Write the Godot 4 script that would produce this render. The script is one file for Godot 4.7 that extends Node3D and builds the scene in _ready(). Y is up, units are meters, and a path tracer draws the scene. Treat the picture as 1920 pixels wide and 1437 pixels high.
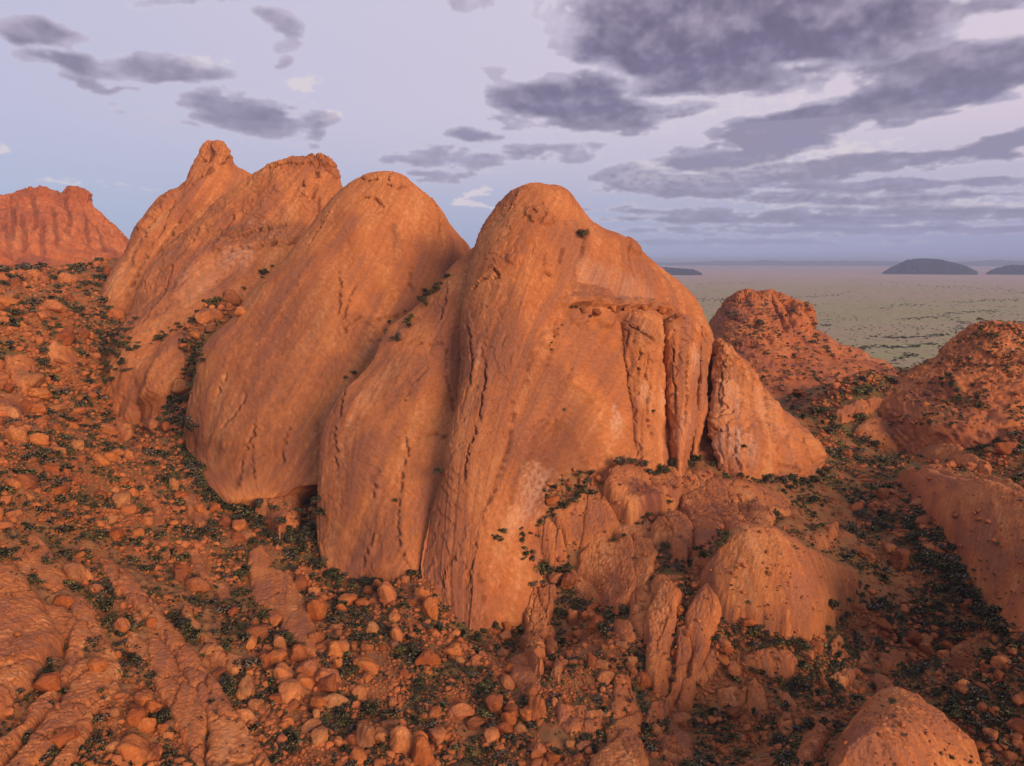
extends Node3D
# Granite domes above a boulder-strewn desert slope at dusk. Metres, y up; the eye hangs over the origin and looks along -z.

const LENS := 1323.0            # focal length in pixels of the 1920 x 1437 photograph
const PITCH := 9.8              # degrees the camera looks down
const EYE := Vector3(0, 130, 0)
const PLAIN := -50.0
const CELL := 6.0               # pixels a side of the cells in which traced marks look up surface points
const CW := 400
const CH := 280

var look: Basis
var unlook: Basis
var near_depth := PackedFloat32Array()
var near_tag := PackedByteArray()
var ground_grid := PackedFloat32Array()
var gx0 := -1400.0
var gz0 := -1900.0
var gstep := 10.0
var gw := 281
var gh := 222
var n_wide: FastNoiseLite
var n_mid: FastNoiseLite
var n_fine: FastNoiseLite
var n_streak: FastNoiseLite
var n_patch: FastNoiseLite
var n_cell: FastNoiseLite
var n_ridge: FastNoiseLite
var rng := RandomNumberGenerator.new()
var used_names := {}
var M := {}


# ---------------------------------------------------------------- small helpers

func noise(kind: int, freq: float, octaves: int, nseed: int, fractal := FastNoiseLite.FRACTAL_FBM) -> FastNoiseLite:
	var n := FastNoiseLite.new()
	n.noise_type = kind
	n.frequency = freq
	n.fractal_type = fractal if octaves > 1 else FastNoiseLite.FRACTAL_NONE
	n.fractal_octaves = octaves
	n.seed = nseed
	return n


func ray(u: float, v: float) -> Vector3:
	var d := look * Vector3((u - 960.0) / LENS, -(v - 718.5) / LENS, -1.0)
	return d / sqrt(d.x * d.x + d.z * d.z)


func at(u: float, v: float, dist: float) -> Vector3:
	return EYE + ray(u, v) * dist


func pixel(p: Vector3) -> Vector3:              # (u, v, depth along the view axis)
	var q := unlook * (p - EYE)
	if q.z > -1.0:
		return Vector3(-9999, -9999, 1)
	return Vector3(960.0 - q.x / q.z * LENS, 718.5 + q.y / q.z * LENS, -q.z)


func sstep(a: float, b: float, x: float) -> float:
	var t := clampf((x - a) / (b - a), 0.0, 1.0)
	return t * t * (3.0 - 2.0 * t)


func numbered(called: String) -> String:
	var k: int = used_names.get(called, 0)
	used_names[called] = k + 1
	return called if k == 0 else "%s_%03d" % [called, k]


func tag(o: Node, label: String, category := "", group := "", kind := "") -> Node:
	if label: o.set_meta("label", label)
	if category: o.set_meta("category", category)
	if group: o.set_meta("group", group)
	if kind: o.set_meta("kind", kind)
	return o


func thing(called: String, where := Vector3.ZERO) -> Node3D:
	var o := Node3D.new()
	o.name = numbered(called)
	o.position = where
	add_child(o)
	return o


func put(called: String, mesh: Mesh, mat: Material, parent: Node = null) -> MeshInstance3D:
	var o := MeshInstance3D.new()
	o.mesh = mesh
	o.material_override = mat
	if parent == null:
		o.name = numbered(called)
		add_child(o)
	else:
		o.name = called
		parent.add_child(o, true)
	return o


func mesh_of(v: PackedVector3Array, n: PackedVector3Array, c: PackedColorArray, idx: PackedInt32Array) -> ArrayMesh:
	var a := []
	a.resize(Mesh.ARRAY_MAX)
	a[Mesh.ARRAY_VERTEX] = v
	a[Mesh.ARRAY_NORMAL] = n
	if c.size(): a[Mesh.ARRAY_COLOR] = c
	a[Mesh.ARRAY_INDEX] = idx
	var m := ArrayMesh.new()
	m.add_surface_from_arrays(Mesh.PRIMITIVE_TRIANGLES, a)
	return m


# ---------------------------------------------------------------- materials

func ramp(stops: Array) -> Gradient:
	var g := Gradient.new()
	var off := PackedFloat32Array()
	var col := PackedColorArray()
	for s in stops:
		off.append(s[0])
		col.append(s[1])
	g.offsets = off
	g.colors = col
	return g


func noise_texture(freq: float, octaves: int, nseed: int, stops: Array, size := 512) -> NoiseTexture2D:
	var t := NoiseTexture2D.new()
	t.width = size
	t.height = size
	t.seamless = true
	t.seamless_blend_skirt = 0.2
	t.generate_mipmaps = false
	t.noise = noise(FastNoiseLite.TYPE_SIMPLEX_SMOOTH, freq, octaves, nseed)
	if stops.size(): t.color_ramp = ramp(stops)
	return t


func rock_material(tint: Color, grain: Texture2D, relief: Texture2D, tile: float, height: float, rough := 0.92) -> StandardMaterial3D:
	var m := StandardMaterial3D.new()
	m.albedo_color = tint
	m.vertex_color_use_as_albedo = true
	m.roughness = rough
	m.metallic_specular = 0.25
	m.uv1_triplanar = true
	m.uv1_world_triplanar = true
	m.uv1_scale = Vector3.ONE / tile
	m.albedo_texture = grain
	m.heightmap_enabled = true
	m.heightmap_texture = relief
	m.heightmap_scale = height
	return m


func make_materials() -> void:
	var grain := noise_texture(0.035, 6, 11, [[0.0, Color(0.74, 0.70, 0.69)], [0.4, Color(0.88, 0.86, 0.85)], [1.0, Color(1, 1, 1)]])
	var relief := noise_texture(0.025, 6, 12, [])
	M.rock = rock_material(Color.WHITE, grain, relief, 12.0, 9.0)
	M.slab = rock_material(Color.WHITE, grain, relief, 11.0, 20.0)
	M.boulder = rock_material(Color.WHITE, grain, relief, 5.0, 14.0)
	M.boulder.uv1_world_triplanar = false
	M.soil = rock_material(Color.WHITE, grain, relief, 7.0, 30.0, 0.97)
	M.far = rock_material(Color.WHITE, grain, relief, 90.0, 500.0, 0.97)
	M.leaf = StandardMaterial3D.new()
	M.leaf.vertex_color_use_as_albedo = true
	M.leaf.roughness = 0.9
	M.leaf.metallic_specular = 0.15
	M.leaf.backlight_enabled = true
	M.leaf.backlight = Color(0.42, 0.44, 0.26)
	M.wood = StandardMaterial3D.new()
	M.wood.albedo_color = Color(0.07, 0.05, 0.04).linear_to_srgb()
	M.wood.roughness = 0.95


# ---------------------------------------------------------------- terrain

func solve(a: Array, b: PackedFloat64Array) -> PackedFloat64Array:
	var n := b.size()
	for i in n:
		var best := i
		for k in range(i + 1, n):
			if absf(a[k][i]) > absf(a[best][i]): best = k
		if best != i:
			var t = a[i]
			a[i] = a[best]
			a[best] = t
			var tb := b[i]
			b[i] = b[best]
			b[best] = tb
		var ri: PackedFloat64Array = a[i]
		for k in range(i + 1, n):
			var rk: PackedFloat64Array = a[k]
			var f := rk[i] / ri[i]
			if f == 0.0: continue
			for j in range(i, n):
				rk[j] -= f * ri[j]
			a[k] = rk
			b[k] -= f * b[i]
	for i in range(n - 1, -1, -1):
		var ri: PackedFloat64Array = a[i]
		var s := b[i]
		for j in range(i + 1, n):
			s -= ri[j] * b[j]
		b[i] = s / ri[i]
	return b


func make_ground_grid() -> void:
	var pts := PackedVector3Array()
	# what the slope does, each as a line of sight and the height at which it meets the ground ...
	for k in [[0, 1437, 20], [300, 1437, 9], [600, 1437, 0], [960, 1437, -2], [1300, 1437, 0], [1600, 1437, 6], [1900, 1437, 9], [0, 1200, 27], [300, 1200, 14], [600, 1200, 4], [880, 1195, -1],
			[1100, 1260, 1], [1400, 1270, 5], [1640, 1210, 6], [1800, 1250, 5], [1200, 1130, 10], [1450, 1215, 5]]:
		pts.append(at(k[0], k[1], (130.0 - k[2]) / -ray(k[0], k[1]).y))
	for k in [[1500, 1020, 21], [1650, 1000, 14], [1760, 1080, 9], [1860, 1190, 8], [1560, 900, 21], [1640, 830, 27], [1385, 885, 29.5], [1450, 902, 27], [1520, 894, 23], [1260, 850, 36], [1130, 870, 36], [1060, 960, 28], [920, 1015, 19],
			[1320, 960, 26], [1000, 1100, 8], [1740, 800, 32], [1880, 820, 38], [1750, 900, 24], [1900, 960, 34], [1980, 1150, 28], [690, 1086, 7.5], [600, 1040, 8], [480, 960, 13], [380, 920, 20],
			[350, 840, 26], [262, 795, 30], [310, 752, 35], [344, 735, 43], [366, 690, 50], [0, 1000, 41], [200, 1000, 27], [400, 1020, 13], [200, 900, 36], [0, 860, 56], [120, 800, 47]]:
		pts.append(at(k[0], k[1], (130.0 - k[2]) / -ray(k[0], k[1]).y))
	# ... and the far shoulders by their distance
	for k in [[0, 650, 520], [150, 660, 545], [232, 660, 590], [0, 570, 630], [140, 580, 640], [215, 560, 680], [0, 502, 740], [120, 498, 770], [200, 488, 770], [-160, 560, 620],
			[-160, 800, 400], [1570, 737, 480], [1650, 717, 500], [1490, 770, 465], [1480, 742, 640], [1560, 725, 720], [1690, 692, 1150], [1740, 690, 1100]]:
		pts.append(at(k[0], k[1], k[2]))
	for k in [[-100, 55, -460], [40, 55, -450], [-260, 70, -640], [130, 45, -430], [200, 20, -480], [0, 0, -650], [200, -15, -640], [-300, 20, -900], [-600, 20, -1000], [-900, 0, -900], [-300, 110, -800], [-600, 110, -640],
			[0, -40, -900], [300, -42, -1000], [600, -30, -700], [700, 0, -450], [700, 20, -200], [500, 30, -120], [-500, 60, -200], [-700, 60, -500], [-300, 30, 0], [0, 5, 0], [300, 15, 0], [0, 10, 250], [-600, 20, 250],
			[600, 20, 250], [-1000, -50, -1500], [-400, -50, -1500], [0, -50, -1400], [500, -50, -1400], [1100, -50, -1200], [1200, -50, -400], [-1300, -50, -700], [-1300, -40, 0], [1300, -50, 200], [250, 30, -330]]:
		pts.append(Vector3(k[0], k[1], k[2]))
	var n := pts.size()
	var rows := []
	var rhs := PackedFloat64Array()
	for i in n:
		var r := PackedFloat64Array()
		for j in n:
			var dx := pts[i].x - pts[j].x
			var dz := pts[i].z - pts[j].z
			r.append(sqrt(dx * dx + dz * dz + 900.0) + (2.0 if i == j else 0.0))
		rows.append(r)
		rhs.append(pts[i].y - PLAIN)
	var w := solve(rows, rhs)
	ground_grid.resize(gw * gh)
	for iz in gh:
		var z := gz0 + iz * gstep
		for ix in gw:
			var x := gx0 + ix * gstep
			var s := 0.0
			for k in n:
				var dx := x - pts[k].x
				var dz := z - pts[k].z
				s += w[k] * sqrt(dx * dx + dz * dz + 900.0)
			var r := sqrt(x * x + z * z)
			ground_grid[iz * gw + ix] = lerpf(maxf(s, -2.0), 0.0, sstep(1150.0, 1600.0, r)) if z < 0 else lerpf(maxf(s, -2.0), 0.0, sstep(900.0, 1300.0, absf(x)))


func base_ground(x: float, z: float) -> float:
	var fx := (x - gx0) / gstep
	var fz := (z - gz0) / gstep
	if fx < 0.0 or fz < 0.0 or fx >= gw - 1.001 or fz >= gh - 1.001:
		return PLAIN
	var ix := int(fx)
	var iz := int(fz)
	fx -= ix
	fz -= iz
	var k := iz * gw + ix
	return PLAIN + lerpf(lerpf(ground_grid[k], ground_grid[k + 1], fx), lerpf(ground_grid[k + gw], ground_grid[k + gw + 1], fx), fz)


func ground(x: float, z: float) -> float:
	var b := base_ground(x, z)
	var rough := clampf((b - PLAIN) / 40.0, 0.02, 1.0)
	var y := b + rough * (n_wide.get_noise_2d(x, z) * 2.0 + n_mid.get_noise_2d(x, z) * 1.3)
	if z < -150.0 and z > -350.0 and x > -190.0 and x < 180.0:
		var ledge := bedrock(x, z)
		if ledge > 0.0:                              # broken ledges where the bedrock comes through
			var t := n_patch.get_noise_2d(x * 1.8 + 90.0, z * 1.8) * 5.0
			var f := floorf(t)
			y += ledge * ((f + sstep(0.0, 0.12, t - f)) * 1.1 - t * 0.5 - 1.2 * (1.0 - sstep(-1.0, -0.9, n_cell.get_noise_2d(x * 1.4, z * 0.9))))
	return y


func bedrock(x: float, z: float) -> float:      # how far the bedrock shows: under the columned face, and on the lower left
	var a := sstep(0.0, 20.0, x) * sstep(170.0, 130.0, x) * sstep(-350.0, -330.0, z) * sstep(-235.0, -260.0, z)
	var b := sstep(-70.0, -100.0, x + (z + 200.0) * 0.35) * sstep(-262.0, -236.0, z)
	return maxf(a, b)


func hit(u: float, v: float) -> Vector3:        # where a line of sight meets the ground; y = -9999 if it does not
	var d := ray(u, v)
	var t := 70.0
	for k in 200:
		var p := EYE + d * t
		var gap := p.y - ground(p.x, p.z)
		if gap < 0.08:
			return Vector3(p.x, ground(p.x, p.z), p.z)
		t += maxf(gap * 0.55, 0.25 + t * 0.0006)
		if t > 2500.0:
			break
	if d.y < -0.001:
		return EYE + d * ((EYE.y - PLAIN) / -d.y)
	return Vector3(0, -9999, 0)


func make_ground() -> void:
	var az := PackedFloat32Array()
	var a := -180.0
	while a < 180.0:
		az.append(deg_to_rad(a))
		a += 0.22 if absf(a + 0.1) < 41.0 else 2.0 if absf(a) < 60.0 else 6.0
	var dist := PackedFloat32Array([1.0, 20.0, 50.0, 80.0])
	var d := 100.0
	while d < 60000.0:
		dist.append(d)
		d *= 1.0042 if d < 900.0 else 1.009 if d < 16000.0 else 1.03
	dist.append(60000.0)
	var nc := az.size()
	var nr := dist.size()
	var v := PackedVector3Array()
	var c := PackedColorArray()
	v.resize(nr * nc)
	c.resize(nr * nc)
	for i in nr:
		var r := dist[i]
		for j in nc:
			var x := sin(az[j]) * r
			var z := -cos(az[j]) * r
			var y := ground(x, z) if r < 2400.0 else PLAIN
			var k := i * nc + j
			v[k] = Vector3(x, y, z)
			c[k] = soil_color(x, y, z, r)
	var idx := PackedInt32Array()
	idx.resize((nr - 1) * nc * 6)
	var o := 0
	for i in nr - 1:
		for j in nc:
			var j2 := (j + 1) % nc
			var p := i * nc + j
			var q := i * nc + j2
			idx[o] = p
			idx[o + 1] = p + nc
			idx[o + 2] = q
			idx[o + 3] = q
			idx[o + 4] = p + nc
			idx[o + 5] = q + nc
			o += 6
	var st := SurfaceTool.new()
	st.create_from_arrays(_arrays(v, c, idx))
	st.generate_normals()
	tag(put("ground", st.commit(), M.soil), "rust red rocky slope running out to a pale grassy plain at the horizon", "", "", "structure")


func _arrays(v: PackedVector3Array, c: PackedColorArray, idx: PackedInt32Array) -> Array:
	var a := []
	a.resize(Mesh.ARRAY_MAX)
	a[Mesh.ARRAY_VERTEX] = v
	a[Mesh.ARRAY_COLOR] = c
	a[Mesh.ARRAY_INDEX] = idx
	return a


func soil_color(x: float, y: float, z: float, r: float) -> Color:
	var f := n_fine.get_noise_2d(x * 0.6, z * 0.6)
	var g := n_patch.get_noise_2d(x * 1.6 + 300.0, z * 1.6)
	if r > 1500.0 or y < PLAIN + 12.0:
		var s := n_patch.get_noise_2d(x * 0.02, z * 0.05)
		var s2 := n_patch.get_noise_2d(x * 0.1 + 50.0, z * 0.35)
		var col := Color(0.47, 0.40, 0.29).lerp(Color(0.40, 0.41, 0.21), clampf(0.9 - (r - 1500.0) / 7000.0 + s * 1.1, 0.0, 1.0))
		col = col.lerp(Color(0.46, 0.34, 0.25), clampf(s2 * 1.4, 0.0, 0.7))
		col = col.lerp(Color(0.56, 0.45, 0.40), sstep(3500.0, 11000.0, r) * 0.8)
		col = col.lerp(Color(0.20, 0.19, 0.12), clampf(n_fine.get_noise_2d(x * 0.06, z * 0.25) * 1.6 - 0.25, 0.0, 0.5))
		return col
	var rock := Color(0.40, 0.170, 0.072)
	var dust := Color(0.31, 0.170, 0.080)
	var green := Color(0.135, 0.120, 0.048)
	var col2 := rock.lerp(dust, clampf(0.5 + f * 1.2, 0.0, 1.0))
	var slabby := bedrock(x, z)
	if slabby > 0.02: rock = rock.lerp(rock_color(x, y, z, 0.0, 3.0), slabby * 0.8)
	dust = dust.lerp(rock, slabby * 0.7)
	var side := sstep(-40.0, 160.0, x)          # the eastern slope is grassier
	col2 = col2.lerp(green, clampf(g * 2.2 + 0.42 + side * 0.20 + f * 0.8 - slabby * 0.9, 0.0, 0.9))
	return col2


# ---------------------------------------------------------------- traced surfaces

func splat(p: Vector3, kind: int) -> void:
	var q := pixel(p)
	var cx := int((q.x + 240.0) / CELL)
	var cy := int((q.y + 60.0) / CELL)
	if cx < 0 or cy < 0 or cx >= CW or cy >= CH:
		return
	var k := cy * CW + cx
	if q.z < near_depth[k]:
		near_depth[k] = q.z
		near_tag[k] = kind


func pick(u: float, v: float) -> Array:         # [point, kind]: 0 ground, 1 slab, 2 dome
	var p := hit(u, v)
	var cx := int((u + 240.0) / CELL)
	var cy := int((v + 60.0) / CELL)
	if cx >= 0 and cy >= 0 and cx < CW and cy < CH:
		var k := cy * CW + cx
		var dep: float = near_depth[k]
		var mine := pixel(p).z if p.y > -9000.0 else 1e9
		if dep < mine - 0.5:
			var dir := look * Vector3((u - 960.0) / LENS, -(v - 718.5) / LENS, -1.0)
			return [EYE + dir * dep, int(near_tag[k])]
	return [p, 0]


class Profile:
	var s := PackedFloat32Array()
	var p := PackedVector2Array()

	func eval(t: float) -> Vector2:
		var n := s.size()
		if t <= s[0]: return p[0]
		if t >= s[n - 1]: return p[n - 1]
		var i := 0
		while t > s[i + 1]: i += 1
		var h := s[i + 1] - s[i]
		var f := (t - s[i]) / h
		var d := (p[i + 1] - p[i]) / h
		var m0 := d
		var m1 := d
		if i > 0: m0 = (p[i + 1] - p[i - 1]) / (s[i + 1] - s[i - 1])
		if i < n - 2: m1 = (p[i + 2] - p[i]) / (s[i + 2] - s[i])
		var f2 := f * f
		var f3 := f2 * f
		return p[i] * (2.0 * f3 - 3.0 * f2 + 1.0) + m0 * h * (f3 - 2.0 * f2 + f) + p[i + 1] * (-2.0 * f3 + 3.0 * f2) + m1 * h * (f3 - f2)


func traced(list: Array, top: Vector3, bottom: float) -> Profile:
	var pts := [top]
	for k in list:
		pts.append(at(k[0], k[1], k[2]) if k[2] > 0 else hit(k[0], k[1]))     # distance 0: where it meets the ground
	pts.sort_custom(func(a, b): return a.y < b.y)
	var c := Profile.new()
	var last := -1.0
	var low: Vector3 = pts[0]
	if low.y > bottom + 0.5:
		var axis := Vector2(low.x - top.x, low.z - top.z)
		pts.push_front(Vector3(low.x, bottom, low.z) + Vector3(axis.x, 0, axis.y).normalized() * (low.y - bottom) * 0.25)
	for q in pts:
		var s := 1.0 - sqrt(clampf((top.y - q.y) / (top.y - bottom), 0.0, 1.0))
		if s > last + 0.006 or q == pts[-1]:
			if c.s.size() and s <= last + 0.006 and q == pts[-1]:
				c.p[c.p.size() - 1] = Vector2(q.x, q.z)
				continue
			c.s.append(s)
			c.p.append(Vector2(q.x, q.z))
			last = s
	return c


class Loft:
	var rows: int
	var cols: int
	var front: int
	var v := PackedVector3Array()
	var n := PackedVector3Array()
	var c := PackedColorArray()
	var push := PackedFloat32Array()
	var stain := PackedFloat32Array()
	var cells := {}
	var depth := {}
	var seedv := 0.0
	var wide := 1.0
	var long := 1.0


# A rock mass with a left, a front and a right profile (each a list of [u, v, distance] from top to foot); slices in between are rounded wedges.
func loft(top_at: Array, left: Array, front: Array, right: Array, bottom: float, cell: float, opt := {}) -> Loft:
	var L := Loft.new()
	var top := at(top_at[0], top_at[1], top_at[2])
	var cl := traced(left, top, bottom)
	var cf := traced(front, top, bottom)
	var cr := traced(right, top, bottom)
	var square: float = opt.get("square", 1.5)
	var back: float = opt.get("back", 1.0)
	L.seedv = opt.get("seed", 0.0)
	var half := cl.eval(0.35).distance_to(cf.eval(0.35)) + cf.eval(0.35).distance_to(cr.eval(0.35))
	var slope := Vector2(cf.eval(0.0).distance_to(cf.eval(1.0)), top.y - bottom).length()
	L.front = clampi(int(half / cell), 24, 420)
	var nb := maxi(14, L.front / 6)
	L.cols = L.front + nb
	L.rows = clampi(int(slope * 1.12 / cell), 24, 460)
	L.wide = half
	L.long = slope
	var nv := L.rows * L.cols
	L.v.resize(nv)
	L.n.resize(nv)
	L.c.resize(nv)
	L.push.resize(nv)
	L.stain.resize(nv)
	var ca := PackedFloat32Array()
	var sa := PackedFloat32Array()
	for j in L.cols:
		var th := PI * j / L.front if j <= L.front else PI + PI * (j - L.front) / float(nb)
		ca.append(cos(th))
		sa.append(sin(th))
	for i in L.rows:
		var s := float(i) / (L.rows - 1)
		var y := top.y - (top.y - bottom) * (1.0 - s) * (1.0 - s)
		var pl := cl.eval(s)
		var pf := cf.eval(s)
		var pr := cr.eval(s)
		var mid := (pl + pr) * 0.5
		var ef := 2.0 / lerpf(lerpf(opt.get("low", square), square, sstep(0.06, 0.3, s)), 2.0, sstep(0.55, 1.0, s))
		var fr := pf - mid
		var bk := -fr * back
		if opt.has("depth"):
			bk = -fr.normalized() * float(opt.depth) * minf(1.0, (1.0 - s) * 1.6)
		var lv := pl - mid
		var rv := pr - mid
		for j in L.cols:
			var c := ca[j]
			var q := mid
			if sa[j] >= -0.0001:
				q += (lv if c > 0.0 else rv) * pow(absf(c), ef) + fr * pow(absf(sa[j]), ef)
			else:
				q += (lv if c > 0.0 else rv) * absf(c) + bk * absf(sa[j])
			L.v[i * L.cols + j] = Vector3(q.x, y, q.y)
	_normals(L)
	_buckets(L)
	return L


func _normals(L: Loft) -> void:
	var nc := L.cols
	var nr := L.rows
	var src := L.v
	for i in nr:
		var up := mini(i + 1, nr - 1) * nc
		var dn := maxi(i - 1, 0) * nc
		for j in nc:
			var a := src[up + j] - src[dn + j]
			var b := src[i * nc + (j + 1) % nc] - src[i * nc + (j + nc - 1) % nc]
			var n := b.cross(a)
			var l := n.length()
			L.n[i * nc + j] = n / l if l > 1e-7 else Vector3.UP


func _buckets(L: Loft) -> void:
	var inv := unlook
	L.cells = {}
	L.depth = {}
	for k in L.v.size():
		var p := L.v[k] - EYE
		if L.n[k].dot(p) > 0.0:
			continue
		var q := inv * p
		if q.z > -1.0: continue
		var key := int((1500.0 - q.x / q.z * LENS) / CELL) * 1000 + int((1000.0 + q.y / q.z * LENS) / CELL)
		if L.cells.has(key):
			L.cells[key].append(k)
		else:
			L.cells[key] = [k]


func _key(u: float, v: float) -> int:
	return int((1500.0 + u - 960.0) / CELL) * 1000 + int((1000.0 + v - 718.5) / CELL)


func surf(L: Loft, u: float, v: float) -> int:  # the vertex seen nearest to a line of sight
	for reach in 4:
		var best := -1
		var bd := 1e9
		for a in range(-reach, reach + 1):
			for b in range(-reach, reach + 1):
				var key := _key(u + a * CELL, v + b * CELL)
				if not L.cells.has(key): continue
				for k in L.cells[key]:
					var q := pixel(L.v[k])
					var d := Vector2(q.x - u, q.y - v).length() + q.z * 0.08
					if d < bd:
						bd = d
						best = k
		if best >= 0:
			return best
	return -1


# Pushes the surface in (or out) along a traced line: cracks, flutes, ledges. lip > 0 raises the side on the left of the line.
func groove(L: Loft, line: Array, width: float, depth: float, lip := 0.0) -> void:
	var pts := PackedVector3Array()
	for i in line.size() - 1:
		var a := Vector2(line[i][0], line[i][1])
		var b := Vector2(line[i + 1][0], line[i + 1][1])
		var n := maxi(1, int(a.distance_to(b) / 5.0))
		for k in n + (1 if i == line.size() - 2 else 0):
			var q := a.lerp(b, float(k) / n)
			q += Vector2(n_mid.get_noise_2d(q.x * 0.22, q.y * 0.22), n_mid.get_noise_2d(q.y * 0.22, q.x * 0.22 + 99.0)) * 5.0
			var s := surf(L, q.x, q.y)
			if s >= 0: pts.append(L.v[s])
	var total := pts.size()
	var reach := width * (3.0 if lip != 0.0 else 1.0)
	for i in total - 1:
		var a := pts[i]
		var b := pts[i + 1]
		if a.distance_to(b) > 25.0: continue
		var taper := minf(1.0, minf(i + 1.0, total - 1.0 - i) / maxf(1.0, total * 0.12))
		var pa := pixel(a)
		var pb := pixel(b)
		var rp := reach * LENS / minf(pa.z, pb.z) + CELL
		var ab := b - a
		var ll := maxf(ab.length_squared(), 1e-5)
		var u := minf(pa.x, pb.x) - rp
		while u <= maxf(pa.x, pb.x) + rp:
			var w := minf(pa.y, pb.y) - rp
			while w <= maxf(pa.y, pb.y) + rp:
				var key := _key(u, w)
				if L.cells.has(key):
					for k in L.cells[key]:
						var t := clampf((L.v[k] - a).dot(ab) / ll, 0.0, 1.0)
						var off := L.v[k] - a - ab * t
						var d := off.length()
						if d < width:
							var f := d / width
							var x := -depth * taper * (1.0 - f * f)
							L.push[k] = minf(L.push[k], x) if depth > 0.0 else maxf(L.push[k], x)
						elif lip != 0.0 and d < reach and off.dot(L.n[k].cross(ab)) > 0.0:
							L.push[k] = maxf(L.push[k], lip * taper * (1.0 - (d - width) / (reach - width)))
				w += CELL
			u += CELL


# Weathering with a shape of its own: pale water streaks (amount > 0) or dark varnish (amount < 0) running down the rock from a traced line.
func mark(L: Loft, line: Array, width: float, drop: float, amount: float) -> void:
	for i in line.size() - 1:
		var a := Vector2(line[i][0], line[i][1])
		var b := Vector2(line[i + 1][0], line[i + 1][1])
		var n := maxi(1, int(a.distance_to(b) / 8.0))
		for k in n:
			var q := a.lerp(b, (k + 0.5) / n)
			var s := surf(L, q.x, q.y)
			if s < 0: continue
			var c := L.v[s]
			var rp := (width + drop) * LENS / pixel(c).z
			var u := q.x - width * LENS / pixel(c).z * 2.5 - CELL
			while u <= q.x + width * LENS / pixel(c).z * 2.5 + CELL:
				var w := q.y - rp * 0.3 - CELL
				while w <= q.y + rp + CELL:
					var key := _key(u, w)
					if L.cells.has(key):
						for m in L.cells[key]:
							var d: Vector3 = L.v[m] - c
							var side := Vector2(d.x, d.z).length() - maxf(0.0, -d.y) * 0.55
							var f := 1.0 - maxf(side, 0.0) / width
							var down := 1.0 - maxf(-d.y, 0.0) / drop if d.y < 0.0 else 1.0 - d.y / (width * 0.8)
							if f > 0.0 and down > 0.0:
								var x := minf(f * 2.0, 1.0) * minf(down * 1.6, 1.0) * amount
								if absf(x) > absf(L.stain[m]): L.stain[m] = x
					w += CELL
				u += CELL


func bump(L: Loft, u: float, v: float, radius: float, height: float, squash := 1.0) -> void:
	var s := surf(L, u, v)
	if s < 0: return
	var c := L.v[s]
	var rp := radius * maxf(1.0, squash) * LENS / pixel(c).z + CELL
	var a := u - rp
	while a <= u + rp:
		var b := v - rp
		while b <= v + rp:
			var key := _key(a, b)
			if L.cells.has(key):
				for k in L.cells[key]:
					var d := L.v[k] - c
					d.y /= squash
					var f := d.length() / radius + n_mid.get_noise_3d(L.v[k].x * 4.0, L.v[k].y * 4.0, L.v[k].z * 4.0) * 0.35
					if f < 1.0:
						L.push[k] += height * sqrt(1.0 - maxf(f, 0.0) * maxf(f, 0.0))
			b += CELL
		a += CELL


func rock_color(x: float, y: float, z: float, streak: float, o: float) -> Color:
	var p := n_patch.get_noise_3d(x, y, z + o)
	var f := n_fine.get_noise_3d(x * 1.3, y * 1.3, z * 1.3 + o)
	var f2 := n_fine.get_noise_3d(x * 4.0 + 40.0, y * 4.0, z * 4.0)
	var col := Color(0.52, 0.208, 0.078).lerp(Color(0.45, 0.160, 0.062), clampf(0.5 + p * 1.6, 0.0, 1.0))
	col = col.lerp(Color(0.33, 0.145, 0.085), clampf((p * 1.3 + f * 0.4 + streak * 1.2 - 0.08) * 1.8, 0.0, 0.7))
	col = col.lerp(Color(0.60, 0.290, 0.132), clampf((-p * 0.6 + f * 0.5 - streak * 0.9 - 0.20) * 1.8, 0.0, 0.7))
	col *= 1.0 + f2 * 0.34 + f * 0.14
	col.a = 1.0
	return col


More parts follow.
